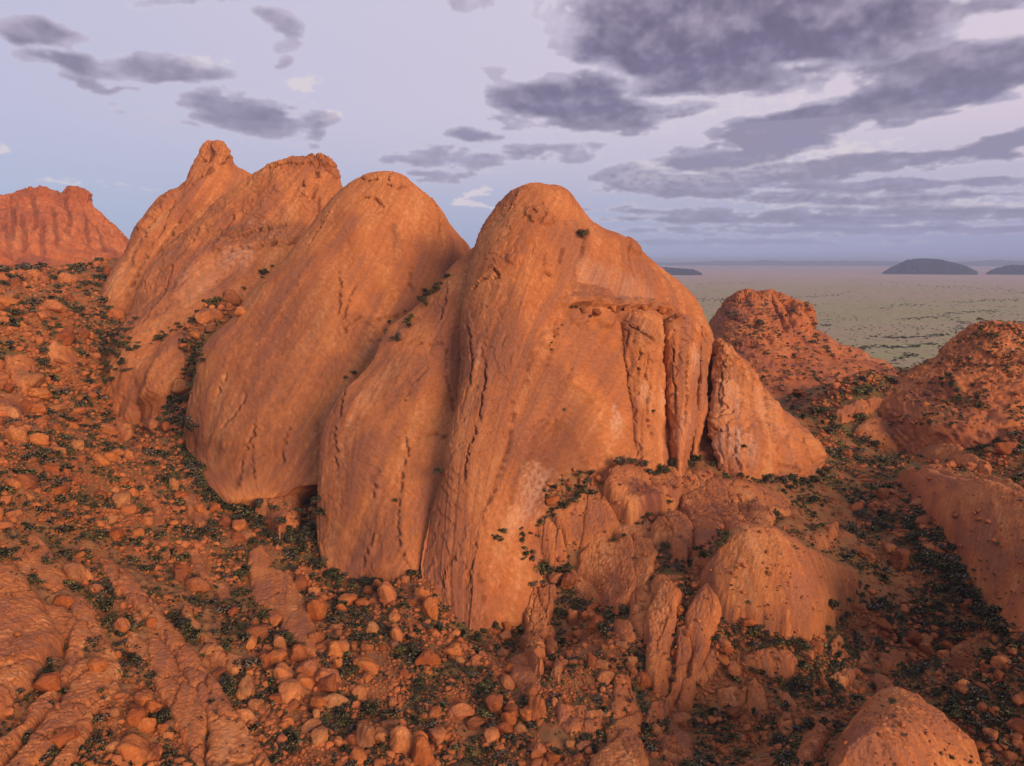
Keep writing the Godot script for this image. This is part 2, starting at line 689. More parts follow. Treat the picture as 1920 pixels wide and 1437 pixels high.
# Weathers the rock, then commits it. opt: lumps, shells, flutes, rough (metres), tone
func carve(L: Loft, called: String, opt := {}, parent: Node = null, mat: Material = null) -> MeshInstance3D:
	var lumps: float = opt.get("lumps", 2.2)
	var shells: float = opt.get("shells", 0.9)
	var flutes: float = opt.get("flutes", 0.5)
	var rough: float = opt.get("rough", 0.55)
	var zoom: float = opt.get("zoom", 1.0)
	var tone: Color = opt.get("tone", Color.WHITE)
	var o := L.seedv
	var nc := L.cols
	var out := PackedVector3Array()
	out.resize(L.v.size())
	for i in L.rows:
		var s := float(i) / (L.rows - 1)
		var b := s * L.long
		var edge := sstep(0.0, 0.03, 1.0 - s)
		for j in nc:
			var k := i * nc + j
			var p := L.v[k]
			var a := float(j) / L.front * L.wide * (0.35 + 0.65 * (1.0 - s))
			var q := p * zoom
			var steep := 1.0 - absf(L.n[k].y)
			var big := n_wide.get_noise_3d(q.x, q.y, q.z + o)
			var mid := n_mid.get_noise_3d(q.x, q.y, q.z + o)
			var st := n_streak.get_noise_2d(a * zoom + o * 3.1, b * 0.045 * zoom)
			var rid := n_ridge.get_noise_3d(q.x * 0.6, q.y * 0.35, q.z * 0.6 + o)
			var sh := (n_patch.get_noise_3d(q.x * 0.8 + 200.0, q.y * 0.8, q.z * 0.8 + o) + big * 0.4) * 5.0
			var fl := floorf(sh)
			var ter := fl + sstep(0.0, 0.14, sh - fl)
			var fine := n_fine.get_noise_3d(q.x * 1.7, q.y * 1.7, q.z * 1.7 + o)
			var d := big * lumps + mid * rough + fine * rough * 0.32 + st * flutes * steep + (ter - sh * 0.6) * shells - maxf(0.0, rid - 0.25) * rough * 2.0
			out[k] = p + L.n[k] * (d * edge + L.push[k])
			var thin := n_streak.get_noise_2d(a * 4.5 * zoom + o * 1.7, b * 0.10 * zoom)
			var col := rock_color(q.x, q.y * 0.6, q.z, st * (0.5 + steep) + thin * 0.35, o)
			col *= 1.0 + thin * 0.22
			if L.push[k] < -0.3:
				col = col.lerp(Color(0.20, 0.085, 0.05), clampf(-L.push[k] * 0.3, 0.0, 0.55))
			if L.stain[k] != 0.0:
				var run := clampf(0.5 + n_streak.get_noise_2d(a * 9.0 * zoom + o, b * 0.07) * 1.8, 0.0, 1.0)
				if L.stain[k] > 0.0: col = col.lerp(Color(0.66, 0.46, 0.34), L.stain[k] * run * 0.62)
				else: col = col.lerp(Color(0.17, 0.080, 0.060), -L.stain[k] * (0.25 + 0.75 * run))
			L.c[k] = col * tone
	L.v = out
	_normals(L)
	var idx := PackedInt32Array()
	idx.resize((L.rows - 1) * nc * 6)
	var w := 0
	for i in L.rows - 1:
		for j in nc:
			var j2 := (j + 1) % nc
			var p := i * nc + j
			var q := i * nc + j2
			idx[w] = p
			idx[w + 1] = p + nc
			idx[w + 2] = q
			idx[w + 3] = q
			idx[w + 4] = p + nc
			idx[w + 5] = q + nc
			w += 6
	for k in range(0, L.v.size(), 2):
		splat(L.v[k], 2)
	var m := mesh_of(L.v, L.n, L.c, idx)
	return put(called, m, mat if mat else M.rock, parent)


# A rock outcrop from the outline where it leaves the ground (pixels), swelling to a height; H metres, joints = depth of its cracks.
func outcrop(label: String, high: float, pts: Array, opt := {}) -> MeshInstance3D:
	var poly := PackedVector2Array()
	var ox: float = opt.get("ox", 0.0)
	var oy: float = opt.get("oy", 0.0)
	var sc: float = opt.get("sc", 1.0)
	var mid := Vector2.ZERO
	for k in pts:
		var p := hit(ox + k[0] / sc, oy + k[1] / sc)
		poly.append(Vector2(p.x, p.z))
		mid += poly[-1]
	mid /= poly.size()
	for k in poly.size():
		poly[k] = mid + (poly[k] - mid) * float(opt.get("swell", 1.0))
	var lo := poly[0]
	var hi := poly[0]
	for p in poly:
		lo = lo.min(p)
		hi = hi.max(p)
	var span := hi - lo
	var dist := mid.length()
	var cell: float = maxf(dist / 706.0 * 0.95, sqrt(span.x * span.y / 45000.0))
	lo -= Vector2.ONE * cell * 3.0
	hi += Vector2.ONE * cell * 3.0
	var nx := int((hi.x - lo.x) / cell) + 2
	var nz := int((hi.y - lo.y) / cell) + 2
	var dd := PackedFloat32Array()
	dd.resize(nx * nz)
	var deep := 0.0
	var np := poly.size()
	var wob: float = opt.get("wobble", minf(1.1, 0.03 * (span.x + span.y)))
	for iz in nz:
		for ix in nx:
			var q := lo + Vector2(ix, iz) * cell
			q += Vector2(n_mid.get_noise_2d(q.x * 1.6, q.y * 1.6), n_mid.get_noise_2d(q.y * 1.6 + 70.0, q.x * 1.6)) * wob
			var best := 1e9
			var inside := false
			var pj := poly[np - 1]
			for k in np:
				var pi := poly[k]
				var e := pj - pi
				var w := q - pi
				var t := clampf(w.dot(e) / maxf(e.length_squared(), 1e-6), 0.0, 1.0)
				best = minf(best, (w - e * t).length_squared())
				if (pi.y > q.y) != (pj.y > q.y) and q.x < (pj.x - pi.x) * (q.y - pi.y) / (pj.y - pi.y) + pi.x:
					inside = not inside
				pj = pi
			best = sqrt(best)
			dd[iz * nx + ix] = best if inside else -best
			if inside: deep = maxf(deep, best)
	high = minf(high * float(opt.get("flat", 1.0)), deep * 0.85 + 0.6)
	var shoulder: float = minf(deep, opt.get("round", high * 0.9 + 0.8) * lerpf(0.6, 1.0, float(opt.get("flat", 1.0))))
	var joints: float = opt.get("joints", 0.9)
	var jf: float = opt.get("joint_size", 9.0)
	var tone: Color = opt.get("tone", Color.WHITE)
	var smooth: float = opt.get("smooth", 1.0)
	var dip: Vector2 = opt.get("dip", Vector2.ZERO)
	var run: Vector2 = opt.get("run", Vector2(0.35, 1.0))
	var streak := Vector2(run.x, run.y * 1.8).normalized()
	var side := Vector2(-streak.y, streak.x)
	var v := PackedVector3Array()
	var c := PackedColorArray()
	var map := PackedInt32Array()
	map.resize(nx * nz)
	var o := float(used_names.size()) * 13.7
	for iz in nz:
		for ix in nx:
			var d := dd[iz * nx + ix]
			if d < -cell * 3.0:
				map[iz * nx + ix] = -1
				continue
			var q := lo + Vector2(ix, iz) * cell
			var g := ground(q.x, q.y)
			var y := g
			var along := q.dot(streak)
			var across := q.dot(side)
			var st := n_streak.get_noise_2d(across * 1.6 + o, along * 0.12)
			if d <= 0.0:
				y = g - 0.5 + d * 1.6
			else:
				var f := minf(d / shoulder, 1.0)
				var prof := sqrt(1.0 - pow(1.0 - f, 2.6))
				var cn := n_cell.get_noise_2d(across * 10.0 / jf + o, along * 5.5 / jf)
				var crack := sstep(-1.0, -0.925, cn)
				y = lerpf(g, base_ground(q.x, q.y) + n_wide.get_noise_2d(q.x, q.y) * 2.0, prof) + high * prof - 0.3
				y += prof * (n_mid.get_noise_2d(q.x * 1.4 + o, q.y * 1.4) * (0.35 + 0.45 * smooth) + st * 0.14 * smooth + n_fine.get_noise_2d(q.x * 2.2, q.y * 2.2) * 0.35) * minf(1.0, high * 0.25)
				y -= joints * 1.35 * (1.0 - crack) * prof
				y += prof * dip.dot(q - mid)
				var sh := n_patch.get_noise_2d(across * 2.0 + o, along * 0.8) * 6.0
				var fl := floorf(sh)
				y += prof * (fl + sstep(0.0, 0.12, sh - fl) - sh * 0.7) * 0.7 * smooth * minf(1.0, high * 0.3)
			map[iz * nx + ix] = v.size()
			v.append(Vector3(q.x, y, q.y))
			var col := rock_color(q.x * 1.4, y * 1.4 + o, q.y * 1.4, st, o)
			if opt.has("stain"):
				var from_front := 1.0 - Vector2((q.x - mid.x) / (span.x * 0.26), (q.y - mid.y - span.y * 0.22) / (span.y * 0.2)).length() + n_mid.get_noise_2d(q.x * 2.0, q.y * 2.0) * 0.5
				col = col.lerp(Color(0.17, 0.062, 0.050), clampf(from_front * 1.6, 0.0, 0.85))
			c.append(col * tone)
			if (ix + iz) % 2 == 0 and d > 0.6: splat(v[-1], 1)
	var idx := PackedInt32Array()
	for iz in nz - 1:
		for ix in nx - 1:
			var a := map[iz * nx + ix]
			var b := map[iz * nx + ix + 1]
			var e := map[(iz + 1) * nx + ix]
			var f := map[(iz + 1) * nx + ix + 1]
			if a < 0 or b < 0 or e < 0 or f < 0: continue
			idx.append_array(PackedInt32Array([a, b, e, b, f, e]))
	var st2 := SurfaceTool.new()
	st2.create_from_arrays(_arrays(v, c, idx))
	st2.generate_normals()
	var o2 := put(opt.get("name", "rock_outcrop"), st2.commit(), M.slab)
	tag(o2, label, opt.get("category", "rock outcrop"), opt.get("group", ""))
	var mp := pixel(Vector3(mid.x, base_ground(mid.x, mid.y) + high * 0.5, mid.y))
	var short := label.get_slice(",", 0)
	for cut in [" with ", " beside ", " running ", " under ", " between ", " right of ", " leaning ", " left of ", " below ", " above ", " in the ", " on the ", " at the ", " across ", " near ", " sinking ", " joined ", " stretching ", " pointing ", " curving ", " tilting ", " sloping ", " lodged "]:
		if short.find(cut) > 8: short = short.left(short.find(cut))
	landmarks.append([Vector2(mp.x, mp.y), short])
	return o2


# ---------------------------------------------------------------- loose rocks and plants

func boulder_mesh(n: int, k: int) -> ArrayMesh:
	var r := RandomNumberGenerator.new()
	r.seed = 900 + k * 7
	var round_off := r.randf_range(2.6, 4.6)
	var size := Vector3(r.randf_range(0.85, 1.2), r.randf_range(0.62, 0.95), r.randf_range(0.7, 1.0))
	var cuts := []
	for i in 6:
		cuts.append([Vector3(r.randf_range(-1, 1), r.randf_range(-0.4, 1), r.randf_range(-1, 1)).normalized(), r.randf_range(0.66, 0.92)])
	var st := SurfaceTool.new()
	st.begin(Mesh.PRIMITIVE_TRIANGLES)
	st.set_smooth_group(0)
	var axes := [[Vector3.RIGHT, Vector3.UP, Vector3.BACK], [Vector3.LEFT, Vector3.UP, Vector3.FORWARD], [Vector3.UP, Vector3.BACK, Vector3.RIGHT], [Vector3.DOWN, Vector3.FORWARD, Vector3.RIGHT],
		[Vector3.BACK, Vector3.UP, Vector3.LEFT], [Vector3.FORWARD, Vector3.UP, Vector3.RIGHT]]
	for ax in axes:
		var g := PackedVector3Array()
		for i in n + 1:
			for j in n + 1:
				var a := tan((float(i) / n - 0.5) * PI * 0.5)
				var b := tan((float(j) / n - 0.5) * PI * 0.5)
				var p: Vector3 = (ax[0] + ax[1] * a + ax[2] * b).normalized()
				var m := pow(pow(absf(p.x), round_off) + pow(absf(p.y), round_off) + pow(absf(p.z), round_off), 1.0 / round_off)
				p /= m
				for c in cuts:
					var over: float = p.dot(c[0]) - c[1]
					if over > 0.0: p -= c[0] * over * 0.92
				var q := p * 9.0 + Vector3(k * 31, 0, 0)
				p *= 1.0 + n_mid.get_noise_3d(q.x * 1.5, q.y * 1.5, q.z * 1.5) * 0.22 + n_fine.get_noise_3d(q.x, q.y, q.z) * 0.09
				g.append((p * size).snapped(Vector3.ONE * 0.0005))
		for i in n:
			for j in n:
				var p := i * (n + 1) + j
				for t in [[p, p + n + 1, p + 1], [p + 1, p + n + 1, p + n + 2]]:
					var o := (g[t[1]] - g[t[0]]).cross(g[t[2]] - g[t[0]]).dot(g[t[0]]) > 0.0      # clockwise seen from outside
					for w in ([0, 2, 1] if o else [0, 1, 2]):
						var x := g[t[w]] * 5.0
						st.set_color(rock_color(x.x * 1.6, x.y * 1.6, x.z * 1.6, 0.0, k * 17.0))
						st.add_vertex(g[t[w]])
	st.index()
	st.generate_normals()
	return st.commit()


func leaf_mesh(n: int, k: int, leaf: float, tone: Color, tall: float) -> ArrayMesh:
	var r := RandomNumberGenerator.new()
	r.seed = 300 + k
	var lobes := []
	for i in 5:
		lobes.append([Vector3(r.randf_range(-0.55, 0.55), r.randf_range(0.25, 0.6) * tall, r.randf_range(-0.55, 0.55)), r.randf_range(0.35, 0.6)])
	var v := PackedVector3Array()
	var nn := PackedVector3Array()
	var c := PackedColorArray()
	var idx := PackedInt32Array()
	for i in n:
		var lobe = lobes[r.randi() % 5]
		var dir := Vector3(r.randfn(), r.randfn() * 0.9 + 0.2, r.randfn()).normalized()
		var p: Vector3 = lobe[0] + dir * lobe[1] * pow(r.randf(), 0.4)
		p.y = maxf(p.y, 0.03)
		var side := Vector3(r.randfn(), r.randfn(), r.randfn()).normalized()
		var up := side.cross(Vector3(r.randfn(), r.randfn(), r.randfn())).normalized()
		var s := leaf * r.randf_range(0.6, 1.4)
		var col := tone * r.randf_range(0.6, 1.5)
		col.r *= r.randf_range(0.9, 1.2)
		col.a = 1.0
		var at0 := v.size()
		v.append_array(PackedVector3Array([p - side * s - up * s * 0.3, p + up * s * 0.8, p + side * s - up * s * 0.2, p - up * s * 0.9]))
		var nr := (dir + Vector3.UP * 0.4).normalized()
		for q in 4:
			nn.append(nr)
			c.append(col)
		idx.append_array(PackedInt32Array([at0, at0 + 1, at0 + 2, at0, at0 + 2, at0 + 3]))
	return mesh_of(v, nn, c, idx)


func stem_mesh(k: int, tall: float) -> ArrayMesh:
	var r := RandomNumberGenerator.new()
	r.seed = 500 + k
	var st := SurfaceTool.new()
	st.begin(Mesh.PRIMITIVE_TRIANGLES)
	for i in 6:
		var a := Vector3(r.randf_range(-0.08, 0.08), -0.15, r.randf_range(-0.08, 0.08))
		var b := Vector3(r.randf_range(-0.6, 0.6), r.randf_range(0.35, 0.75) * tall, r.randf_range(-0.6, 0.6))
		var f := (b - a).normalized()
		var s := f.cross(Vector3(0.3, 0.1, 1)).normalized()
		var t := s.cross(f)
		for e in 5:
			var g0 := TAU * e / 5.0
			var g1 := TAU * (e + 1) / 5.0
			var d0 := s * cos(g0) + t * sin(g0)
			var d1 := s * cos(g1) + t * sin(g1)
			for q in [a + d0 * 0.05, b + d0 * 0.012, a + d1 * 0.05, a + d1 * 0.05, b + d0 * 0.012, b + d1 * 0.012]:
				st.add_vertex(q)
	st.generate_normals()
	return st.commit()


func scatter(called: String, mesh: Mesh, mat: Material, where: Array, tints: PackedColorArray, label: String) -> void:
	var mm := MultiMesh.new()
	mm.transform_format = MultiMesh.TRANSFORM_3D
	mm.use_colors = true
	mm.mesh = mesh
	mm.instance_count = where.size()
	for i in where.size():
		mm.set_instance_transform(i, where[i])
		mm.set_instance_color(i, tints[i])
	var o := MultiMeshInstance3D.new()
	o.multimesh = mm
	o.material_override = mat
	o.name = numbered(called)
	add_child(o)
	tag(o, label, "", "", "stuff")


# ---------------------------------------------------------------- sky

func sky_image() -> Image:
	var n1 := noise(FastNoiseLite.TYPE_SIMPLEX_SMOOTH, 1.0, 6, 71)
	var n2 := noise(FastNoiseLite.TYPE_SIMPLEX_SMOOTH, 1.0, 3, 72)
	# where the evening's clouds hang: azimuth and height of each bank (seen as u, v), half-width, half-height, slant, thickness
	var banks := [[1440, 55, 390, 105, 4, 1.3], [1190, 105, 130, 65, 10, 0.9], [1330, 130, 220, 60, 2, 1.0], [1080, 190, 185, 60, 8, 1.05], [1240, 215, 120, 26, -8, 0.6], [905, 248, 80, 26, 4, 0.8],
		[860, 300, 130, 22, 4, 0.62], [1030, 285, 130, 26, -4, 0.5], [830, 328, 90, 14, 0, 0.5], [1750, 165, 360, 66, -17, 1.25], [1500, 245, 170, 42, -10, 1.0], [1370, 295, 140, 32, -6, 0.85], [1850, 275, 200, 26, -14, 0.85],
		[1540, 322, 300, 22, -4, 0.7], [1760, 345, 270, 16, -3, 0.7], [1230, 345, 150, 34, 4, 0.6], [1480, 372, 300, 16, 2, 0.62], [1750, 398, 320, 14, 0, 0.6], [1330, 400, 260, 12, 2, 0.5], [1560, 432, 500, 13, 0, 0.5],
		[80, 48, 100, 42, 6, 0.85], [150, 122, 120, 34, 14, 0.75], [310, 132, 110, 46, 8, 0.72], [190, 168, 70, 16, 14, 0.6], [250, 187, 44, 12, 0, 0.6], [495, 58, 62, 28, 12, 0.62], [512, 102, 30, 14, 0, 0.45],
		[470, 225, 120, 46, 10, 0.75], [560, 235, 80, 44, -8, 0.6], [390, 4, 150, 14, 0, 0.55], [890, 8, 70, 18, 0, 0.5], [290, 222, 110, 9, 14, 0.35], [1860, 8, 120, 30, -14, 0.7], [930, 130, 70, 12, 12, 0.3], [1600, 305, 330, 13, -5, 0.75], [1700, 372, 260, 10, -2, 0.75], [1450, 347, 200, 10, 0, 0.65], [1500, 412, 420, 9, 0, 0.7], [1800, 430, 200, 10, 0, 0.65], [1350, 455, 400, 9, 0, 0.5], [1660, 60, 200, 70, -10, 1.0]]
	var lights := [[572, 158, 34, 24, 0, 0.7], [345, 98, 46, 20, 8, 0.55], [893, 375, 24, 26, 0, 0.95], [14, 294, 24, 11, 10, 0.85], [150, 343, 60, 7, 2, 0.5], [260, 355, 60, 6, 2, 0.3], [612, 210, 40, 26, -10, 0.6],
		[1250, 330, 110, 30, 0, 0.5], [1500, 300, 260, 40, -6, 0.5], [1640, 380, 400, 22, 0, 0.35], [1400, 200, 330, 50, -6, 0.35]]
	var gw2 := 341
	var gh2 := 96
	var cov := PackedFloat32Array()
	var lit := PackedFloat32Array()
	cov.resize(gw2 * gh2)
	lit.resize(gw2 * gh2)
	for pass_ in 2:
		for b in (banks if pass_ == 0 else lights):
			var ca := cos(deg_to_rad(b[4]))
			var sa := sin(deg_to_rad(b[4]))
			var big: float = b[2] * 1.6
			for y in gh2:
				var dv: float = y * 6.0 - 40.0 - b[1]
				if absf(dv) > b[3] * 2.2 + big * absf(sa): continue
				for x in gw2:
					var du: float = x * 6.0 - 60.0 - b[0]
					if absf(du) > big * 1.4: continue
					var p: float = (du * ca + dv * sa) / b[2]
					var q: float = (dv * ca - du * sa) / b[3]
					var f := maxf(0.0, 1.25 - p * p - q * q * (1.0 if q < 0.0 else 1.5))
					if pass_ == 0: cov[y * gw2 + x] = maxf(cov[y * gw2 + x], minf(1.0, f) * b[5]) + 0.15 * minf(f, 1.0) * b[5]
					else: lit[y * gw2 + x] = maxf(lit[y * gw2 + x], minf(1.0, f) * b[5])
	var sample := func(az: float, el: float) -> Color:
		var s := sin(el)
		var h := 1.0 / (maxf(s, 0.0) + 0.07)
		var px := sin(az) * cos(el) * h
		var pz := cos(az) * cos(el) * h
		var wob_u := n1.get_noise_2d(px * 1.1 + 5.0, pz * 1.1)
		var wob_v := n1.get_noise_2d(px * 1.1, pz * 1.1 + 80.0)
		var small_u := n1.get_noise_2d(px * 4.0 + 15.0, pz * 4.0)
		var small_v := n1.get_noise_2d(px * 4.0, pz * 4.0 + 60.0)
		var c := 0.52 + n2.get_noise_2d(px * 0.35 + 9.0, pz * 0.35) * 0.8
		var li := 0.15
		var d := unlook * Vector3(sin(az) * cos(el), s, -cos(az) * cos(el))
		var edge := 0.0
		if d.z < -0.2:
			var gx := (960.0 - d.x / d.z * LENS + 60.0 + wob_u * 90.0 + small_u * 14.0) / 6.0
			var gy := (718.5 + d.y / d.z * LENS + 40.0 + (wob_v * 45.0 + small_v * 10.0) * sstep(0.0, 0.25, el)) / 6.0
			edge = minf(minf(sstep(-40.0, 8.0, gx), sstep(gw2 + 40.0, gw2 - 8.0, gx)), sstep(-30.0, 4.0, gy))
			var ix := clampi(int(gx), 0, gw2 - 2)
			var iy := clampi(int(gy), 0, gh2 - 2)
			var fx := clampf(gx - ix, 0.0, 1.0)
			var fy := clampf(gy - iy, 0.0, 1.0)
			var k := iy * gw2 + ix
			c = lerpf(c, lerpf(lerpf(cov[k], cov[k + 1], fx), lerpf(cov[k + gw2], cov[k + gw2 + 1], fx), fy), edge)
			li = lerpf(li, lerpf(lerpf(lit[k], lit[k + 1], fx), lerpf(lit[k + gw2], lit[k + gw2 + 1], fx), fy), edge)
		var e := clampf(el / 0.5, 0.0, 1.0)
		var west := clampf(0.5 + az * 0.8, 0.0, 1.0)
		# clear air: dusky blue at the horizon, mauve higher up
		var low := Color(0.42, 0.50, 0.67).lerp(Color(0.36, 0.365, 0.55), west)
		var mid := Color(0.53, 0.53, 0.71).lerp(Color(0.70, 0.61, 0.72), west)
		var top := Color(0.60, 0.575, 0.735).lerp(Color(0.66, 0.615, 0.755), west)
		var air := low.lerp(mid, sstep(0.0, 0.42, e)).lerp(top, sstep(0.4, 1.0, e))
		var X := az * 15.0
		var Y := log(maxf(el, 0.0) + 0.08) * 7.0
		var q := n1.get_noise_2d(X, Y)
		var up := n1.get_noise_2d(X + 0.12, Y + 0.30)
		var fine := n1.get_noise_2d(X * 3.6 + 40.0, Y * 3.6)
		var dens := c * 1.0 + (q * 0.62 + fine * 0.2) * sstep(0.0, 0.3, c) - 0.22
		var relief := clampf((q - up) * 1.0 + fine * 0.25, -0.5, 0.7)
		var thick := sstep(0.36, 1.02, c * 0.85 + q * 0.16 + fine * 0.05)
		var cover := sstep(-0.14, 0.46, dens)
		var pale := li + fine * 0.8 + q * 0.6 - 0.12
		var white := sstep(0.05, 0.5, pale) * minf(1.0, li * 2.0)
		var col := air.lerp(Color(0.74, 0.66, 0.70), white * 0.75)
		var soft := n2.get_noise_2d(px * 1.3 + 30.0, pz * 1.3)
		var under := Color(0.50, 0.45, 0.58).lerp(Color(0.150, 0.132, 0.235).lerp(Color(0.32, 0.270, 0.375), clampf(soft * 1.0 + 0.2 + relief * 0.4, 0.0, 1.0)), clampf(thick - relief * 0.25, 0.0, 1.0))
		under = under.lerp(Color(0.27, 0.26, 0.39), sstep(0.30, 0.165, el) * (0.5 + 0.3 * sstep(0.16, 0.05, el)))
		under = under * (1.0 + 0.15 * relief)
		under = under * (1.0 + fine * 0.10)
		var rim := maxf(0.0, 1.0 - absf(cover - 0.28) / 0.28)
		col = col.lerp(Color(0.78, 0.69, 0.74), rim * 0.5 * (0.5 + 0.5 * west))
		col = col.lerp(under, pow(cover, 1.35) * (0.93 - 0.35 * white * (1.0 - thick)))
		col = col.lerp(low, sstep(0.065, 0.0, el) * 0.8)
		col.a = 1.0
		return col
	var w := 4096
	var hh := 2048
	var small := Image.create_empty(w / 4, hh / 4, false, Image.FORMAT_RGBF)
	for y in hh / 4:
		var el := (0.5 - (y + 0.5) / (hh / 4)) * PI
		if el < -0.03:
			break
		for x in w / 4:
			small.set_pixel(x, y, sample.call(wrapf((x + 0.5) / (w / 4) * TAU, -PI, PI), el))
	small.fill_rect(Rect2i(0, hh / 8 + 6, w / 4, hh / 8 - 6), Color(0.16, 0.10, 0.075))
	small.resize(w, hh, Image.INTERPOLATE_BILINEAR)
	for y in range(int(hh * (0.5 - 33.0 / 180.0)), hh / 2 + 8):
		var el := (0.5 - (y + 0.5) / hh) * PI
		for x in range(-int(w * 42.0 / 360.0), int(w * 42.0 / 360.0)):
			small.set_pixel(posmod(x, w), y, sample.call((x + 0.5) / w * TAU, el))
	return small


# ---------------------------------------------------------------- the place

func _ready() -> void:
	look = Basis(Vector3.RIGHT, deg_to_rad(-PITCH))
	unlook = look.inverse()
	n_wide = noise(FastNoiseLite.TYPE_SIMPLEX_SMOOTH, 0.016, 3, 1)
	n_mid = noise(FastNoiseLite.TYPE_SIMPLEX_SMOOTH, 0.075, 4, 2)
	n_fine = noise(FastNoiseLite.TYPE_SIMPLEX_SMOOTH, 0.30, 4, 3)
	n_streak = noise(FastNoiseLite.TYPE_SIMPLEX_SMOOTH, 0.16, 4, 4)
	n_patch = noise(FastNoiseLite.TYPE_SIMPLEX_SMOOTH, 0.028, 5, 5)
	n_ridge = noise(FastNoiseLite.TYPE_SIMPLEX_SMOOTH, 0.06, 3, 6, FastNoiseLite.FRACTAL_RIDGED)
	n_cell = noise(FastNoiseLite.TYPE_CELLULAR, 0.1, 1, 7)
	n_cell.cellular_return_type = FastNoiseLite.RETURN_DISTANCE2_SUB
	n_cell.domain_warp_enabled = true
	n_cell.domain_warp_amplitude = 6.0
	n_cell.domain_warp_frequency = 0.06
	rng.seed = 4711

	var cam := Camera3D.new()
	cam.name = "camera"
	cam.position = EYE
	cam.rotation_degrees = Vector3(-PITCH, 0, 0)
	cam.fov = 2.0 * rad_to_deg(atan(718.5 / LENS))
	cam.near = 1.0
	cam.far = 120000.0
	cam.current = true
	add_child(cam)
	var env := Environment.new()
	env.background_mode = Environment.BG_SKY
	env.sky = Sky.new()
	var air := PanoramaSkyMaterial.new()
	air.panorama = ImageTexture.create_from_image(sky_image())
	env.sky.sky_material = air
	env.tonemap_mode = Environment.TONE_MAPPER_LINEAR
	env.tonemap_exposure = 1.0
	env.fog_enabled = true
	env.fog_mode = Environment.FOG_MODE_EXPONENTIAL
	env.fog_density = 0.00005
	env.fog_light_color = Color(0.76, 0.84, 1.0)
	env.sdfgi_enabled = true
	env.ssao_enabled = true
	env.ssil_enabled = true
	var we := WorldEnvironment.new()
	we.name = "environment"
	we.environment = env
	add_child(we)
	var sun := DirectionalLight3D.new()         # the afterglow, behind the eye and to its right
	sun.name = "afterglow"
	sun.light_energy = 1.38
	sun.light_color = Color(1.0, 0.83, 0.66)
	sun.light_angular_distance = 28.0
	sun.shadow_enabled = true
	sun.rotation_degrees = Vector3(-17.0, 38.0, 0)
	sun.sky_mode = DirectionalLight3D.SKY_MODE_LIGHT_ONLY
	add_child(sun)

	make_materials()
	near_depth.resize(CW * CH)
	near_depth.fill(1e9)
	near_tag.resize(CW * CH)
	make_ground_grid()
	make_ground()
	far_country()
	domes()
	outcrops()
	notable_boulders()
	plants()
	loose()


func ridge(called: String, label: String, dist: float, line: Array, depth: float, tone: Color) -> void:
	# a far hill: its skyline [u, v], swept back and down to the plain on both sides
	var v := PackedVector3Array()
	var c := PackedColorArray()
	var idx := PackedInt32Array()
	var nl := 0
	var tops := []
	for i in line.size() - 1:
		for k in 12:
			var f := k / 12.0
			tops.append(Vector2(line[i][0], line[i][1]).lerp(Vector2(line[i + 1][0], line[i + 1][1]), f))
	nl = tops.size()
	var steps := 9
	for i in nl:
		var p := at(tops[i].x, tops[i].y, dist)
		p.y += n_fine.get_noise_2d(i * 1.3, dist) * dist * 0.0009 * sstep(0.0, 40.0, p.y - PLAIN)
		var back := Vector3(p.x, 0, p.z).normalized()
		var high := maxf(p.y - PLAIN, 0.0)
		for k in steps * 2 + 1:
			var f := float(k - steps) / steps
			var fall := 1.0 - pow(absf(f), 1.25)
			var q := p + back * depth * f
			q.y = PLAIN - 4.0 + (high + 4.0) * fall + n_fine.get_noise_2d(i * 2.0, k * 9.0) * high * 0.30 * (1.0 - absf(f)) * absf(f) * 4.0
			v.append(q)
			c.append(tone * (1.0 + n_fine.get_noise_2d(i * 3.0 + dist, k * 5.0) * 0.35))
	var w := steps * 2 + 1
	for i in nl - 1:
		for k in w - 1:
			var a := i * w + k
			idx.append_array(PackedInt32Array([a, a + 1, a + w, a + w, a + 1, a + w + 1]))
	var st := SurfaceTool.new()
	st.create_from_arrays(_arrays(v, c, idx))
	st.generate_normals()
	tag(put(called, st.commit(), M.far), label, "hill", "", "structure")


